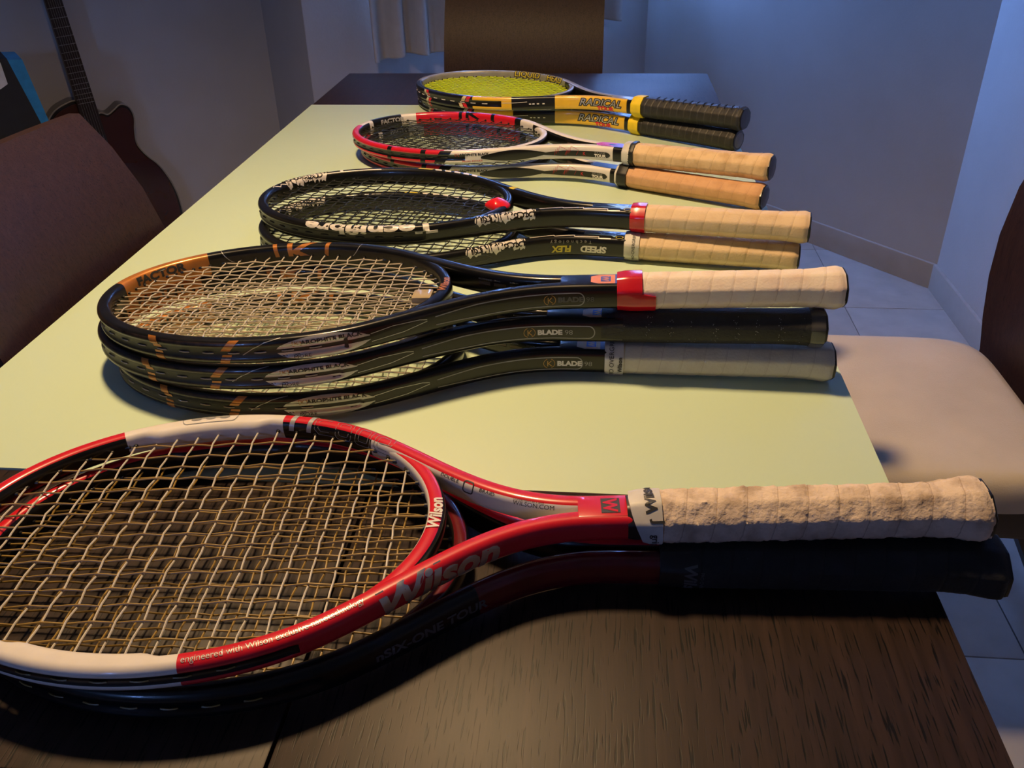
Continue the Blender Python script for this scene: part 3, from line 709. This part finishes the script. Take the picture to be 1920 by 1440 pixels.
# ================= stack 1: red and white racket over a dark one
def ncode(dark, k, x, y, yaw, L, b, uc, label):
    bm_ = .0230 if dark else .0185
    F = Frame(L, b, bm_, .0068, uc, endu=.19, sq=2.6, thr=.252); F.pads = [(.50, .60, .0042)]
    e = place(k, .0230 if dark else .0210, x, y, yaw, L, label, 'red and black rackets on the near end of the table')
    mats = [BLACK, REDP, WHT, DRED]
    sA, sB = F.su(.489), F.su(.612)
    def zone(sd, u, a, f):
        if f == 'groove': return 0
        inW = sB < a < sA
        if dark:
            if sd > 0: return 3 if (u < .34 and f in ('top', 'outer')) else 0
            return 1 if f in ('top', 'outer') else 0
        if inW: return 2
        if a > F.hoopS and f == 'inner': return 2
        if f in ('top',): return 1
        if f == 'outer': return 1
        if f == 'bottom' and a > F.hoopS: return 1
        return 0
    cuts = [q*sd for q in (sA, sB, F.hoopS) for sd in (1, -1)]
    F.build('frame', zone, mats, cuts, e)
    F.bridge([WHT if not dark else BLACK, REDP if not dark else DRED, BLACK], e, ins=0, tops=1)
    strings(F, e, STR_G, STR_W if not dark else STR_G, 16, 19, .00072, seed=3+k)
    tw = F.top
    if not dark:
        mapped('lettering', text_mesh('Wilson', .0115, bold=.0004, shear=.2, align='CENTER'), lambda xx, yy: F.brP(-xx*1.0, -.0042+yy), WHT, e, .003).matrix_local = Matrix()
        text(F, e, 'engineered with Wilson exclusive nanotechnology', 1, .487, tw-.0035, .0056, GREYL if 0 else SIL, xs=.92)
        text(F, e, 'Wilson', 1, .390, tw-.0200, .0245, SILB, bold=.0010, shear=.25, xs=1.25)
        # the n CODE marks on the far side, over the edge
        wf = tw+.006
        band(F, e, .000, .0042, -.006, .012, -1, .484, wf, SIL, name='lettering', skew=.003); band(F, e, .0155, .0195, -.006, .012, -1, .484, wf, SIL, name='lettering', skew=.003)
        x0 = .023
        for ch in 'CODE':
            wd = .017
            if ch == 'C': q = [(x0+wd, -.006), (x0+.004, -.006), (x0, -.002), (x0, .006), (x0+.004, .010), (x0+wd, .010)]; cl = False
            elif ch == 'O': q = rrect(x0, x0+wd-.002, -.007, .010, .004); cl = True
            elif ch == 'D': q = rrect(x0, x0+wd-.002, -.007, .010, .003); cl = True
            else: q = [(x0+wd, -.006), (x0+.003, -.006), (x0, -.003), (x0, .007), (x0+.003, .010), (x0+wd-.002, .010), (x0+wd, .007), (x0+wd, .002), (x0+.005, .001)]; cl = False
            stroke(F, e, q, .0005, -1, .484, wf, GREYL, cl, 'lettering')
            cx = x0+wd/2; q2 = [(cx+(a-cx)*.62, .0015+(b_-.0015)*.62) for a, b_ in q]; stroke(F, e, q2, .0004, -1, .484, wf, GREYL, cl, 'lettering')
            x0 += .0195
        # oval mark with three dots on the white far side
        sc = (F.su(.576)+F.su(.522))/2; wd = tw-.001
        stroke(F, e, rrect(-.0215, .0215, -.0038, .0038, .0036), .0005, -1, 0, wd, GREYL, True, 'emblem', a0=sc)
        for cx in (-.011, 0, .011):
            poly(F, e, [(cx+.0042*cos(2*pi*i/14), .0017*sin(2*pi*i/14)) for i in range(14)], -1, 0, wd, GREYL, 'emblem', a0=sc)
        band(F, e, -.015, .015, -.0003, .0003, -1, 0, wd, GREYL, name='emblem', a0=sc)
        text(F, e, 'DOUBLE', -1, .354, F.half-.006, .0036, DTXT, xs=1.2); text(F, e, 'BRAID', -1, .326, F.half-.006, .0036, DTXT, xs=1.2)
        stroke(F, e, rrect(0, .008, -.003, .005, .002), .0009, -1, .337, F.half-.005, DTXT, True, 'emblem')
        text(F, e, 'WILSON.COM', -1, .303, F.half-.0045, .0040, DTXT, xs=1.1); text(F, e, 'COMMITMENT IN A BOX', -1, .303, F.half-.0075, .0017, DTXT, xs=1.1)
        # square logo patch lying on top of the shaft
        def topf(cx, cy): return lambda a, b_: Vector((cx-a, cy-b_, .00985+.0002))
        bm = bmesh.new(); bm.faces.new([bm.verts.new((a, b_, 0)) for a, b_ in ((-.0062, -.0075), (.0062, -.0075), (.0062, .0075), (-.0062, .0075))])
        boxobj('shaft_plate', (uc-.004, -.0104, .0060), (.262, .0104, .00995), REDP, e, .0008)
        mapped('emblem', bm, lambda a, b_: Vector((.2405-a, -b_, .0103)), DTXT, e, 1)
        mapped('emblem', text_mesh('W', .0125, bold=.0005, align='CENTER'), lambda a, b_: Vector((.2405-(b_-.0044), a, .0105)), REDP, e, 1)
        GL = uc-.006
        grip(e, GL, G_DIRTY, .0178, .0160, .0056, rough=.0010, seed=4, fl_z=.55)
        tape(e, GL+.000, GL+.012, TAPE_K, .0148, .0125, grow=.001, name='collar')
        tape(e, GL-.010, GL+.005, TAPE_W, .0166, .0150, slant=.006, grow=.0022)
        grip_text(e, 'Wilson', GL-.0070, radians(48), .0105, DTXT, hw=.0186, hh=.0170, rot=1, bold=.0004, slant=.0025)
        grip_text(e, 'J', GL-.0040, radians(34), .0100, DTXT, hw=.0186, hh=.0170, rot=-1, bold=.0003)
        grip_text(e, 'grip', GL-.0030, radians(2), .0070, DTXT, hw=.0186, hh=.0170, rot=-1, bold=.0001)
    else:
        text(F, e, 'nSIX-ONE TOUR', 1, .40, -.002, .009, DGRY, bold=.0003, xs=1.2)
        grip(e, uc-.004, G_BLACK, .0185, .0165, .0060, seed=9, rough=.0003, fl_z=.5)
        tape(e, uc-.020, uc+.006, TAPE_K, .0172, .0152)
        grip_text(e, 'Wilson', uc-.010, radians(38), .0115, DGRY, hw=.0188, hh=.0168, rot=-1, bold=.0004, shear=.15)
        grip_text(e, 'PRO OVERGRIP', uc-.0200, radians(20), .0035, DGRY, hw=.0190, hh=.0170, rot=-1)
    return e
ncode(False, 1, .2545, .4798, .0705, .6951, .264, .2239, 'red and white racket with gold strings and a worn, frayed cream grip')
ncode(True, 0, .2682, .4665, .0400, .6930, .264, .2147, 'black racket with a plain black grip, lying underneath the red and white one')

# ================= stack 2: three black and orange rackets
def kblade(k, x, y, yaw, L, b, uc, label):
    F = Frame(L, b, .0228, .0065, uc, endu=.165, sq=3.4, thr=.238, shw=.0085)
    e = place(k, .0230, x, y, yaw, L, label, 'three black and orange rackets stacked together')
    g0, g1 = F.su(.690), F.su(.625)
    def zone(sd, u, a, f):
        if f == 'groove': return 2
        if sd < 0 and .012 < a < F.su(.628): return 1
        if sd > 0 and f in ('outer', 'bottom') and .50 < u: return 3
        return 0
    cuts = [-.012, -F.su(.628), F.su(.50)]
    F.build('frame', zone, [BLACK, GOLD, GROM, CARB], cuts, e)
    F.bridge([BLACK], e, c=.86)
    strings(F, e, STR_N, STR_WG, 18, 20, .00068, seed=20+k, jit=.0007)
    H = .0228/2
    # far side: FACTOR on the orange tip, bracketed letter K, thin arcs
    wi = F.half-.0075
    text(F, e, 'FACTOR', -1, 0, F.half-.0018, .0110, DTXT, bold=.0005, xs=1.30, a0=.030)
    x0 = F.su(.560)
    for xx in (0., .054): band(F, e, xx, xx+.0045, -.010, .010, -1, 0, F.top+.009, GOLD, skew=-.003 if xx == 0 else .003, a0=x0, name='emblem')
    poly(F, e, [(.014, -.010), (.019, -.010), (.019, .010), (.013, .010)], -1, 0, F.top+.009, GOLD, 'emblem', a0=x0)
    poly(F, e, [(.019, .000), (.036, .010), (.046, .010), (.0265, -.001), (.045, -.010), (.034, -.010), (.019, -.0035)], -1, 0, F.top+.009, GOLD, 'emblem', a0=x0)
    for xx, sg in ((-.045, -1), (.085, 1)):
        stroke(F, e, [(xx+sg*(.012-.012*(q/8)**2), .010-.018*q/8) for q in range(9)], .0006, -1, 0, F.top+.009, SIL, a0=x0)
    # near side: two orange slashes, white lens label, long grey lines
    w0 = 0.0
    for u, sk in ((.598, .004), (.538, -.008)):
        band(F, e, 0, .0085, -.0105, -.0018, 1, u, w0, GOLD, skew=sk*.45 if 0 else -sk*.5)
        band(F, e, -sk*.35, .0085-sk*.35, .0018, .0120, 1, u, w0, GOLD, skew=sk*-1.2+0)
    def lens(y0, y1, sgn, mt, nm):
        bm = quadgrid(lambda a, b_: ((.078*a), y0+(y1-y0)*b_*(sin(pi*min(1, a*1.02))**.55 if a < .98 else .08)), 30, 5)
        mapped(nm, bm, sm(F, 1, .487, w0), mt, e, 1)
    lens(.0018, .0112, 1, SIL, 'side_label'); lens(-.0018, -.0100, -1, SIL, 'side_label')
    text(F, e, '[K]', 1, .474, .0042, .0056, SGOLD, xs=1.15, off=.0006); text(F, e, 'AROPHITE BLACK', 1, .4665, .0042, .0056, DTXT, xs=1.12, bold=.0002, off=.0006)
    text(F, e, 'MORE', 1, .474, -.0078, .0046, DTXT, xs=1.2, off=.0006)
    stroke(F, e, [(.0, -.002), (.010, .004), (.020, .009), (.034, .0125)], .0006, 1, .516, w0, SIL)
    stroke(F, e, [(.0, .0030), (.02, .0050), (.045, .0040), (.052, .0024)], .0006, 1, .413, w0, SIL); stroke(F, e, [(.0, -.0045), (.03, -.0030), (.052, .0010)], .0006, 1, .413, w0, SIL)
    x1 = F.su(.228 if k != 1 else .205)-F.su(.362); h = .0058; r = .0055
    pts = [(0, h*.62), (.04, h), (x1-r, h)]+[(x1-r+r*sin(radians(a)), h*cos(radians(a))) for a in range(15, 180, 15)]+[(x1-r, -h), (.04, -h), (0, -h*.72)]
    stroke(F, e, pts, .0010, 1, .362, w0-.0005, GREYL if k else GREYL, name='line')
    c0 = F.su(.262 if k != 1 else .268); ym = -.0005
    stroke(F, e, [(.0058+.0055*cos(radians(a)), ym+.0046*sin(radians(a))) for a in range(110, 251, 14)], .0005, 1, 0, w0, SGOLD, a0=c0-.004, name='emblem')
    stroke(F, e, [(.0058+.0055*cos(radians(a)), ym+.0046*sin(radians(a))) for a in range(-70, 71, 14)], .0005, 1, 0, w0, SGOLD, a0=c0-.004, name='emblem')
    text(F, e, 'K', 1, 0, w0+ym-.0029, .0080, SGOLD, a0=c0-.0008, xs=1.1)
    text(F, e, 'BLADE', 1, 0, w0+ym-.0023, .0064, DGRY if k == 2 else WHT, a0=c0+.0095, xs=1.25, bold=.00035)
    text(F, e, '98', 1, 0, w0+ym-.0023, .0064, DGRY if k == 2 else GREYL, a0=c0+.0355, xs=1.2)
    # bridge lettering, spec boxes inside the far arm, sticker on the shaft
    mapped('lettering', text_mesh('Wilson', .0105, bold=.0003, shear=.2, align='CENTER'), lambda a, b_: F.brP(-a*1.0, -.0040+b_)+Vector((0, 0, .0008)), GOLD, e, .003)
    for i in range(5):
        band(F, e, i*.0165, i*.0165+.0125, -.0055, .0030, -1, .327, F.half, SPEC, name='print')
        text(F, e, ('RECOMMENDED', 'STRING', 'PATTERN', 'TENSION', 'BALANCE')[i], -1, 0, F.half-.0045, .0020, GREYL, a0=F.su(.327)+i*.0165)
    if k != 1 or True:
        boxobj('shaft_plate', (uc-.004, -.0102, .0070), (.250, .0102, .01215), BLACK, e, .0008)
        def flat(name, pts, z, mt):
            bm = bmesh.new(); bm.faces.new([bm.verts.new((u, v, 0)) for u, v in pts]); return mapped(name, bm, lambda a, b_: Vector((a, b_, z)), mt, e, 1)
        ue = uc+.001
        flat('sticker', [(ue, -.0095), (ue+.019, -.0095), (ue+.026, -.006), (ue+.026, .006), (ue+.019, .0095), (ue, .0095)], .01225, ORG)
        flat('sticker', [(ue-.002, -.0100), (ue+.004, -.0100), (ue+.004, .0100), (ue-.002, .0100)], .01232, NAVY)
        flat('emblem', [(ue+.008, -.0055), (ue+.017, -.0055), (ue+.017, .0055), (ue+.008, .0055)], .01238, NAVY)
        mapped('emblem', text_mesh('W', .0085, bold=.0003, align='CENTER'), lambda a, b_: Vector((ue+.0125-(b_-.003), a, .01245)), ORG, e, 1)
    return e, F
GR2 = 'three black and orange rackets stacked together'
e, F2 = kblade(2, .2182, .7427, -.0114, .6975, .2290, .1952, 'topmost of the three black and orange rackets, white grip with red tape')
grip(e, .1860, G_WHITE, .0166, .0152, .0046, seed=1, ridge=.0007); tape(e, .176, .1985, TAPE_R, .0164, .0150, grow=.0020, step=.012)
# clear dampener on the strings
dm = M('clear_dampener', (.45, .36, .22), .15, coat=.8)
bm = bmesh.new(); box(bm, (.369, .000, -.004), (.388, .020, .006), .003); bmobj('dampener', bm, dm, e, True)
e, _ = kblade(1, .2058, .7356, -.0237, .6908, .2285, .1894, 'middle one of the three black and orange rackets, with a black perforated grip')
grip(e, .1990, gripmat('perforated_black_grip', (.016, .016, .014), (.035, .035, .03), (.010, .010, .010), .5, .6, .0195, .6), .0164, .0152, .0024, seed=2, ridge=.0002)
vs = []; rnd = random.Random(5); parts = []
for i in range(90):
    u = .02+.15*rnd.random(); u = .012+(.0195*int((u-.012)/.0195))+.006*rnd.random()+.004; th = radians(rnd.uniform(-35, 60)); c = Vector((u, cos(th)*.0174, sin(th)*.0160)); parts.append(tube([c, c*1.002+Vector((0, .0003*cos(th), .0003*sin(th)))], .00035, 5))
v, f = merge(parts); tag(obj('perforations', v, f, GREYL, e), kind='stuff')
tape(e, .001, .013, TAPE_G, .0176, .0160, name='end_tape', grow=.0013)
e, _ = kblade(0, .2184, .7366, -.0105, .6878, .2250, .2069, 'lowest of the three black and orange rackets, ivory grip, white band printed PRO OVERGRIP')
grip(e, .1970, G_WHITE2, .0164, .0150, .0044, seed=3, ridge=.0006); tape(e, .190, .2075, TAPE_W, .0163, .0150, grow=.0014)
grip_text(e, 'PRO OVERGRIP', .1990, radians(-52), .0062, DTXT, hw=.0176, hh=.0163, rot=1, k=1.05); grip_text(e, 'Wilson', .1915, radians(-25), .0055, DTXT, hw=.0178, hh=.0165, rot=1, bold=.0002, k=1.05)

# ================= stack 3: two black and white rackets
def scroll(F, e, side, a0, w, Lx, hy, seed, mt=WHT, mk=BLACK):
    """white scrollwork with ragged edges and dark curls"""
    rnd = random.Random(seed); n = 9
    for i in range(n):
        cx = Lx*(i+.5)/n; rx = Lx/n*rnd.uniform(.55, .85); ry = hy*rnd.uniform(.55, 1.0); cy = rnd.uniform(-.25, .25)*hy; m = 18; ph = rnd.uniform(0, 6)
        pts = [(cx+rx*cos(2*pi*q/m)*(1+.22*sin(3*2*pi*q/m+ph)), cy+ry*sin(2*pi*q/m)*(1+.20*sin(5*2*pi*q/m+ph))) for q in range(m)]
        poly(F, e, pts, side, 0, w, mt, 'ornament', off=.0004+.00001*i, a0=a0)
    for i in range(n+3):
        cx = Lx*(i+.3)/(n+2); cy = rnd.uniform(-.3, .5)*hy; r = rnd.uniform(.28, .55)*hy; a1 = rnd.uniform(0, 360); sg = rnd.choice((-1, 1))
        pts = [(cx+r*(1-q/16)*cos(radians(a1+sg*q*24))*1.3, cy+r*(1-q/16)*sin(radians(a1+sg*q*24))) for q in range(13)]
        stroke(F, e, pts, .0014, side, 0, w, mk, name='ornament', off=.0007, a0=a0)
    for i in range(n):
        cx = Lx*rnd.random(); sl = rnd.uniform(-.004, .004)
        stroke(F, e, [(cx, hy*.9), (cx+sl*.4, hy*.2), (cx+sl, -hy*.5)], .0011, side, 0, w, mk, name='ornament', off=.0007, a0=a0)
def tecni(k, x, y, yaw, L, b, uc, label):
    F = Frame(L, b, .0235, .0066, uc, endu=.165, sq=3.0, thr=.240, shw=.0085)
    e = place(k, .0236, x, y, yaw, L, label, 'two black and white rackets stacked together')
    F.build('frame', lambda sd, u, a, f: 1 if f == 'groove' else 0, [BLACK, GROM], [], e)
    F.bridge([BLACK], e, c=.85); strings(F, e, STR_K, STR_K, 16, 19, .00072, seed=40+k, jit=.0009)
    tw = F.top
    text(F, e, 'Tecnifibre', 1, .422, tw+.0012, .0200, WHT, flip=True, bold=.0008, xs=2.0)
    scroll(F, e, 1, F.su(.382), tw-.0055, .074, .0090, 3)
    scroll(F, e, -1, .030, tw+.003, .060, .0105, 8)
    stroke(F, e, [(.000, -.002), (.009, .002), (.006, .003), (.014, .006)], .0014, -1, 0, tw, WHT, a0=.004)
    stroke(F, e, [(.0, 0), (.008, -.004), (.012, -.001), (.020, -.004)], .0011, -1, 0, tw+.002, WHT, a0=.008)
    # far side strokes and lettering
    band(F, e, 0, .085, -.0046, -.0034, -1, .655, tw, WHT); band(F, e, .026, .030, -.0036, .006, -1, .655, tw, WHT); band(F, e, .052, .066, .000, .0055, -1, .655, tw, WHT)
    text(F, e, 'XEOPHASE', -1, .565, tw-.0015, .0060, SGOLD, bold=.0002, xs=1.1); band(F, e, .040, .062, -.002, .004, -1, .565, tw, YPR, skew=.002, name='lettering')
    for i in range(5): band(F, e, .068+.0155*i, .078+.0155*i, -.0028, .0036, -1, .565, tw, WHT, skew=-.004, name='lettering')
    band(F, e, 0, .0095, -.004, .004, -1, .372, tw, YPR, skew=.003)
    # jagged white line along the near arm
    q = [(0, 0), (.030, .001), (.031, -.0015), (.055, -.0005), (.0555, -.003), (.085, -.002), (.0855, -.0045), (.100, -.004)]
    stroke(F, e, q, .0014, 1, .314, tw+.000, WHT)
    # ring and pale blue star on the shaft
    boxobj('shaft_plate', (uc-.004, -.0102, .0070), (.252, .0102, .01250), BLACK, e, .0008)
    def flat(name, pts, z, mt):
        bm = bmesh.new(); bm.faces.new([bm.verts.new((u, v, 0)) for u, v in pts]); bmesh.ops.triangulate(bm, faces=bm.faces); return mapped(name, bm, lambda a, b_: Vector((a, b_, z)), mt, e, 1)
    flat('emblem', [(.250, .004), (.222, .002), (.236, -.006), (.214, -.003), (.208, -.009), (.209, -.002), (.202, .002), (.211, .003), (.214, .009), (.218, .004)], .0126, LBLU)
    mapped('emblem', stroke_bm([(.2075+.0042*cos(2*pi*i/20), .0085+.0042*sin(2*pi*i/20)) for i in range(20)], .0010, True), lambda a, b_: Vector((a, b_, .0127)), YPR, e, 1)
    if k == 0:
        text(F, e, 'SPEED', 1, .222, .0015, .0105, WHT, flip=True, bold=.0005, xs=1.12, shear=.1); text(F, e, 'FLEX', 1, .266, .0015, .0105, YPR, flip=True, bold=.0005, xs=1.05, shear=.1)
        text(F, e, 'Technology', 1, .240, .0080, .0052, GREYL, flip=True, xs=1.3, space=1.7)
    stroke(F, e, [(0, .003), (.03, .005), (.050, .004), (.058, .0), (.050, -.003), (.0, -.004)], .0006, 1, .405, -.001, GREYL if 0 else DGRY)
    return e, F
e, F3 = tecni(1, .2405, .9855, -.1958, .7006, .2420, .2005, 'upper of the two black and white rackets, beige grip, red tape and red dampener')
grip(e, .1915, G_BEIGE, .0164, .0150, .0036, seed=11, ridge=.0006, pitch=.0195); tape(e, .186, .2035, TAPE_R, .0163, .0149, grow=.0016)
# red vibration dampener: rounded lozenge gripping two strings
bm = bmesh.new(); bmesh.ops.create_icosphere(bm, subdivisions=4, radius=1)
for v in bm.verts:
    n = v.co.copy(); s_ = .75+.25*(1-max(0, n.x))**.5
    v.co = Vector((.372+n.x*.0165, .004+n.y*.0140*s_*(1-.45*max(0, n.x)), .0065+(n.z+.35*n.y*(n.z > 0)*0)*.0105*(1-.30*max(0, n.x))*(1-.45*max(0, -n.x)*1.0)*(.6 if n.z < 0 else 1)))
o = bmobj('dampener', bm, M('red_silicone', (.75, .012, .02), .28, coat=.4), e, True, 180); o['label'] = 'glossy red dampener'
e, _ = tecni(0, .2335, .9876, -.1483, .6818, .2400, .1985, 'lower of the two black and white rackets, SPEED FLEX on its shaft, pale beige grip')
grip(e, .1900, G_WHITE2 if 0 else G_BEIGE, .0164, .0150, .0030, seed=12, ridge=.0007); tape(e, .183, .2010, TAPE_W, .0163, .0150, grow=.0014)
grip_text(e, 'PRO OVERGRIP - PRO', .1880, radians(-50), .0052, DTXT, hw=.0176, hh=.0163, rot=1, k=1.05)

# ================= stack 4: two white, red and black rackets
def ktour(k, x, y, yaw, L, b, uc, label):
    F = Frame(L, b, .0202, .0066, uc, endu=.17, sq=3.2, thr=.242, shw=.0085)
    e = place(k, .0204, x, y, yaw, L, label, 'two white and red rackets stacked together')
    sf = F.su
    def zone(sd, u, a, f):
        if f == 'groove': return 0
        if sd < 0:
            if a < .010: return 2
            if a < sf(.665): return 0
            if a < sf(.645): return 2
            if a < sf(.455): return 1 if f != 'bottom' else 0
            if a < F.hoopS-.030: return 0
            return 2 if f != 'inner' or a < F.hoopS+.01 else 0
        if a < .022: return 2 if f in ('top',) else 0
        if a < sf(.462): return 1 if f in ('top', 'outer') else 0
        if a < sf(.398): return 2 if f in ('top', 'outer') else 0
        if a < sf(.350): return 2 if f in ('top', 'outer') else 0
        if u > .228: return 2 if f in ('top', 'bottom', 'outer') else 0
        return 0
    cuts = [-.010, -sf(.665), -sf(.645), -sf(.455), -(F.hoopS-.03), .022, sf(.462), sf(.398), sf(.350), sf(.228)]
    F.build('frame', zone, [BLACK, REDP, WHT], cuts, e)
    F.bridge([WHT, WHT, BLACK], e, c=.86, ins=0, tops=0); strings(F, e, STR_K, STR_K, 16, 18, .00068, seed=60+k)
    tw = F.top; H = .009
    text(F, e, 'FACTOR', -1, 0, F.half-.0005, .0095, SIL, a0=.028, bold=.0004, xs=1.25)
    for u, wd in ((.573, .006), (.509, .007)): band(F, e, 0, wd, -.010, .009, -1, u, tw+.004, BLACK, name='emblem')
    poly(F, e, [(0, -.009), (.006, -.009), (.006, .008), (0, .008)], -1, .560, tw+.004, BLACK, 'emblem')
    poly(F, e, [(.006, .0), (.020, .008), (.029, .008), (.0125, -.001), (.028, -.009), (.019, -.009), (.006, -.003)], -1, .560, tw+.004, BLACK, 'emblem')
    for u in (.560, .499): band(F, e, 0, .008, -.009, .012, 1, u, 0, BLACK, skew=.002, name='stripe')
    poly(F, e, [(-.008, -.010), (.008, -.010), (.022, .010), (.004, .010)], 1, .470, 0.001, BLACK, 'stripe')
    text(F, e, '[K]', 1, .446, .0028, .0048, REDP, xs=1.1); text(F, e, 'AROPHITE BLACK', 1, .439, .0028, .0048, DTXT, xs=1.1, bold=.0002)
    text(F, e, 'MORE POWER', 1, .436, -.0068, .0042, REDP, xs=1.1)
    # black capsule with lettering on the white near arm
    c0 = sf(.335); x1 = sf(.232)-c0; h = .0040
    bm = quadgrid(lambda a, b_: (x1*a, (-h+2*h*b_)*(min(1, .35+a*2.2))*(1 if a < .93 else sqrt(max(.05, 1-((a-.93)/.07)**2)))), 40, 6); mapped('side_label', bm, sm(F, 1, 0, -.0010, a0=c0), BLACK, e, 1)
    s0_ = sf(.412); s1_ = sf(.322)-s0_
    bm = quadgrid(lambda a, b_: (s1_*a, -.0005+(-.0078+.0156*b_)*sin(pi*min(1, .04+a))**.8*(1 if a < .5 else (1-.35*(a-.5)))), 36, 8); mapped('stripe', bm, sm(F, 1, 0, 0, a0=s0_), BLACK, e, 1)
    text(F, e, 'TOUR', 1, 0, -.0044, .0052, WHT, a0=sf(.2575), xs=1.3, bold=.0003, off=.0006); text(F, e, 'SIX.ONE', 1, 0, .0001, .0040, GREYL, a0=sf(.2575), xs=1.2, off=.0006); text(F, e, 'K', 1, 0, -.0032, .0070, REDP, a0=sf(.276), xs=1.0, off=.0006)
    for q in range(2):
        stroke(F, e, [(.006*i/4+q*.018, -.004+.008*(i % 2)+.001*i) for i in range(6)]+[(.020+q*.018, .004), (.016+q*.018, -.003)], .00035, 1, .318, .0, TAPE_R, name='lettering', off=.0006)
    for i in range(4): band(F, e, i*.016, i*.016+.011, -.0045, .0035, -1, .315, F.half, SPEC, name='print')
    boxobj('shaft_plate', (uc-.004, -.0102, .0055), (.250, .0102, .01080), BLACK, e, .0008)
    def flat(name, pts, z, mt):
        bm = bmesh.new(); bm.faces.new([bm.verts.new((u, v, 0)) for u, v in pts]); return mapped(name, bm, lambda a, b_: Vector((a, b_, z)), mt, e, 1)
    flat('sticker', [(uc+.001, -.0095), (uc+.018, -.0095), (uc+.018, .0095), (uc+.001, .0095)], .01090, PURP if k == 1 else NAVY)
    flat('sticker', [(uc+.018, -.0095), (uc+.042, -.0090), (uc+.049, .0), (uc+.042, .0090), (uc+.018, .0095)], .01090, PINK if k == 1 else NAVY)
    flat('emblem', [(uc+.018, -.0035), (uc+.027, -.0035), (uc+.027, .0035), (uc+.018, .0035)], .01100, NAVY)
    return e, F
e, _ = ktour(1, .2329, 1.2098, -.421, .6978, .2450, .2127, 'upper of the two white and red rackets, with a tan, unevenly worn grip')
grip(e, .2040, G_TAN, .0168, .0153, .0040, seed=14, ridge=.0008, capdisc=CAPG); tape(e, .199, .2135, TAPE_W, .0166, .0151, grow=.0014); tape(e, .196, .2045, TAPE_K, .0168, .0153, grow=.0020, name='printed_band')
grip_text(e, 'Wilson', .2020, radians(-30), .0078, WHT, hw=.0190, hh=.0175, rot=1, bold=.0003, k=1.07)
e, _ = ktour(0, .2252, 1.1943, -.4745, .6956, .2440, .2199, 'lower of the two white and red rackets, orange-tan grip ending in a black band')
grip(e, .2060, G_ORANGE, .0166, .0151, .0034, seed=15, ridge=.0005, capdisc=CAPG); tape(e, .201, .2165, TAPE_K, .0168, .0153, grow=.0016); tape(e, .2165, .2200, TAPE_W, .0160, .0146, grow=.0008, name='white_ring')

# ================= stack 5: two yellow rackets
def radical(k, x, y, yaw, L, b, uc, label):
    F = Frame(L, b, .0226, .0066, uc, endu=.17, sq=3.6, thr=.242, shw=.0085)
    e = place(k, .0228, x, y, yaw, L, label, 'two yellow rackets stacked at the far end')
    sf = F.su
    def zone(sd, u, a, f):
        if f == 'groove': return 1
        if sd < 0: return 2 if a < F.hoopS+.01 else (1 if f == 'inner' else 2)
        if a < .05: return 2 if f in ('top', 'inner') else 1
        if a < sf(.478): return 1
        if a < sf(.410): return 0
        if a < sf(.345): return 1
        if u < uc+.012: return 1
        return 0
    cuts = [-(F.hoopS+.01), .05, sf(.478), sf(.410), sf(.345), sf(uc+.012)]
    F.build('frame', zone, [YEL, BLACK, GRY], cuts, e)
    F.bridge([BLACK, GRY], e, c=.86, ins=0, tops=1); strings(F, e, STR_Y, STR_Y, 18, 20, .00095, seed=80+k, lm=WHT)
    tw = F.top
    for u, mt in ((.600, M('cream_paint', (.62, .50, .30), .35)), (.592, REDP), (.503, M('cream_paint', (.62, .50, .30), .35)), (.494, REDP)):
        band(F, e, 0, .0075, .0018, .0115, 1, u, 0, mt, skew=.006 if u < .55 else -.006); band(F, e, 0, .0075, -.0105, -.0018, 1, u, 0, mt, skew=.004 if u > .55 else -.006)
    for txt, u in (('LIQUID', .552), ('HEAD', .466)):
        text(F, e, txt, -1, u, F.half-.0030, .0150, DTXT, bold=.0016, xs=1.35); text(F, e, txt, -1, u, F.half-.0030, .0150, YPR, bold=.0002, xs=1.35, off=.0006)
    text(F, e, 'RADICAL', 1, .306, -.0030, .0155, DTXT, bold=.0014, shear=.3, xs=1.30); text(F, e, 'RADICAL', 1, .306, -.0030, .0155, SIL, bold=-.0001, shear=.3, xs=1.30, off=.0006)
    text(F, e, 'TOUR', 1, .272, -.0100, .0090, REDP, bold=.0006, xs=1.35)
    stroke(F, e, [(0, .0022), (.02, .0022), (.045, .0035)], .0009, 1, .425, 0, WHT)
    for q in (.010, .016, .024, .034): band(F, e, q, q+.004, -.0010, .0010, 1, .392, 0, WHT, name='print', off=.002)
    # thin black plate in the groove of the shaft, pale edge
    boxobj('shaft_plate', (uc-.004, -.0102, .0070), (.250, .0102, .01205), GRY, e, .0008)
    return e, F
e, _ = radical(1, .2303, 1.4682, -.5682, .6931, .2400, .2004, 'upper of the two yellow rackets, neon yellow strings, black ribbed grip')
grip(e, .1880, G_RIB, .0172, .0158, .0040, seed=17, ridge=.0010, pitch=.0125); tape(e, .183, .2030, RUB_Y, .0170, .0155, grow=.0018, name='rubber_collar')
pr = [tube([Vector((u, -.012, .0168)), Vector((u-.0040, .006, .0172+.0009)), Vector((u-.0060, .012, .0160))], .0007, 5) for u in [.012+.0125*i for i in range(13)]]
v, f = merge(pr); tag(obj('wrap_edges', v, f, TAPE_K, e), kind='stuff')
e, _ = radical(0, .2244, 1.4741, -.5933, .6998, .2380, .1992, 'lower of the two yellow rackets, black grip with a grey disc on its butt')
grip(e, .1870, G_RIB, .0170, .0156, .0034, seed=18, ridge=.0008, pitch=.0125, capdisc=M('pale_cap_disc', (.22, .22, .22), .5)); tape(e, .182, .2020, RUB_Y, .0168, .0154, grow=.0018, name='rubber_collar')
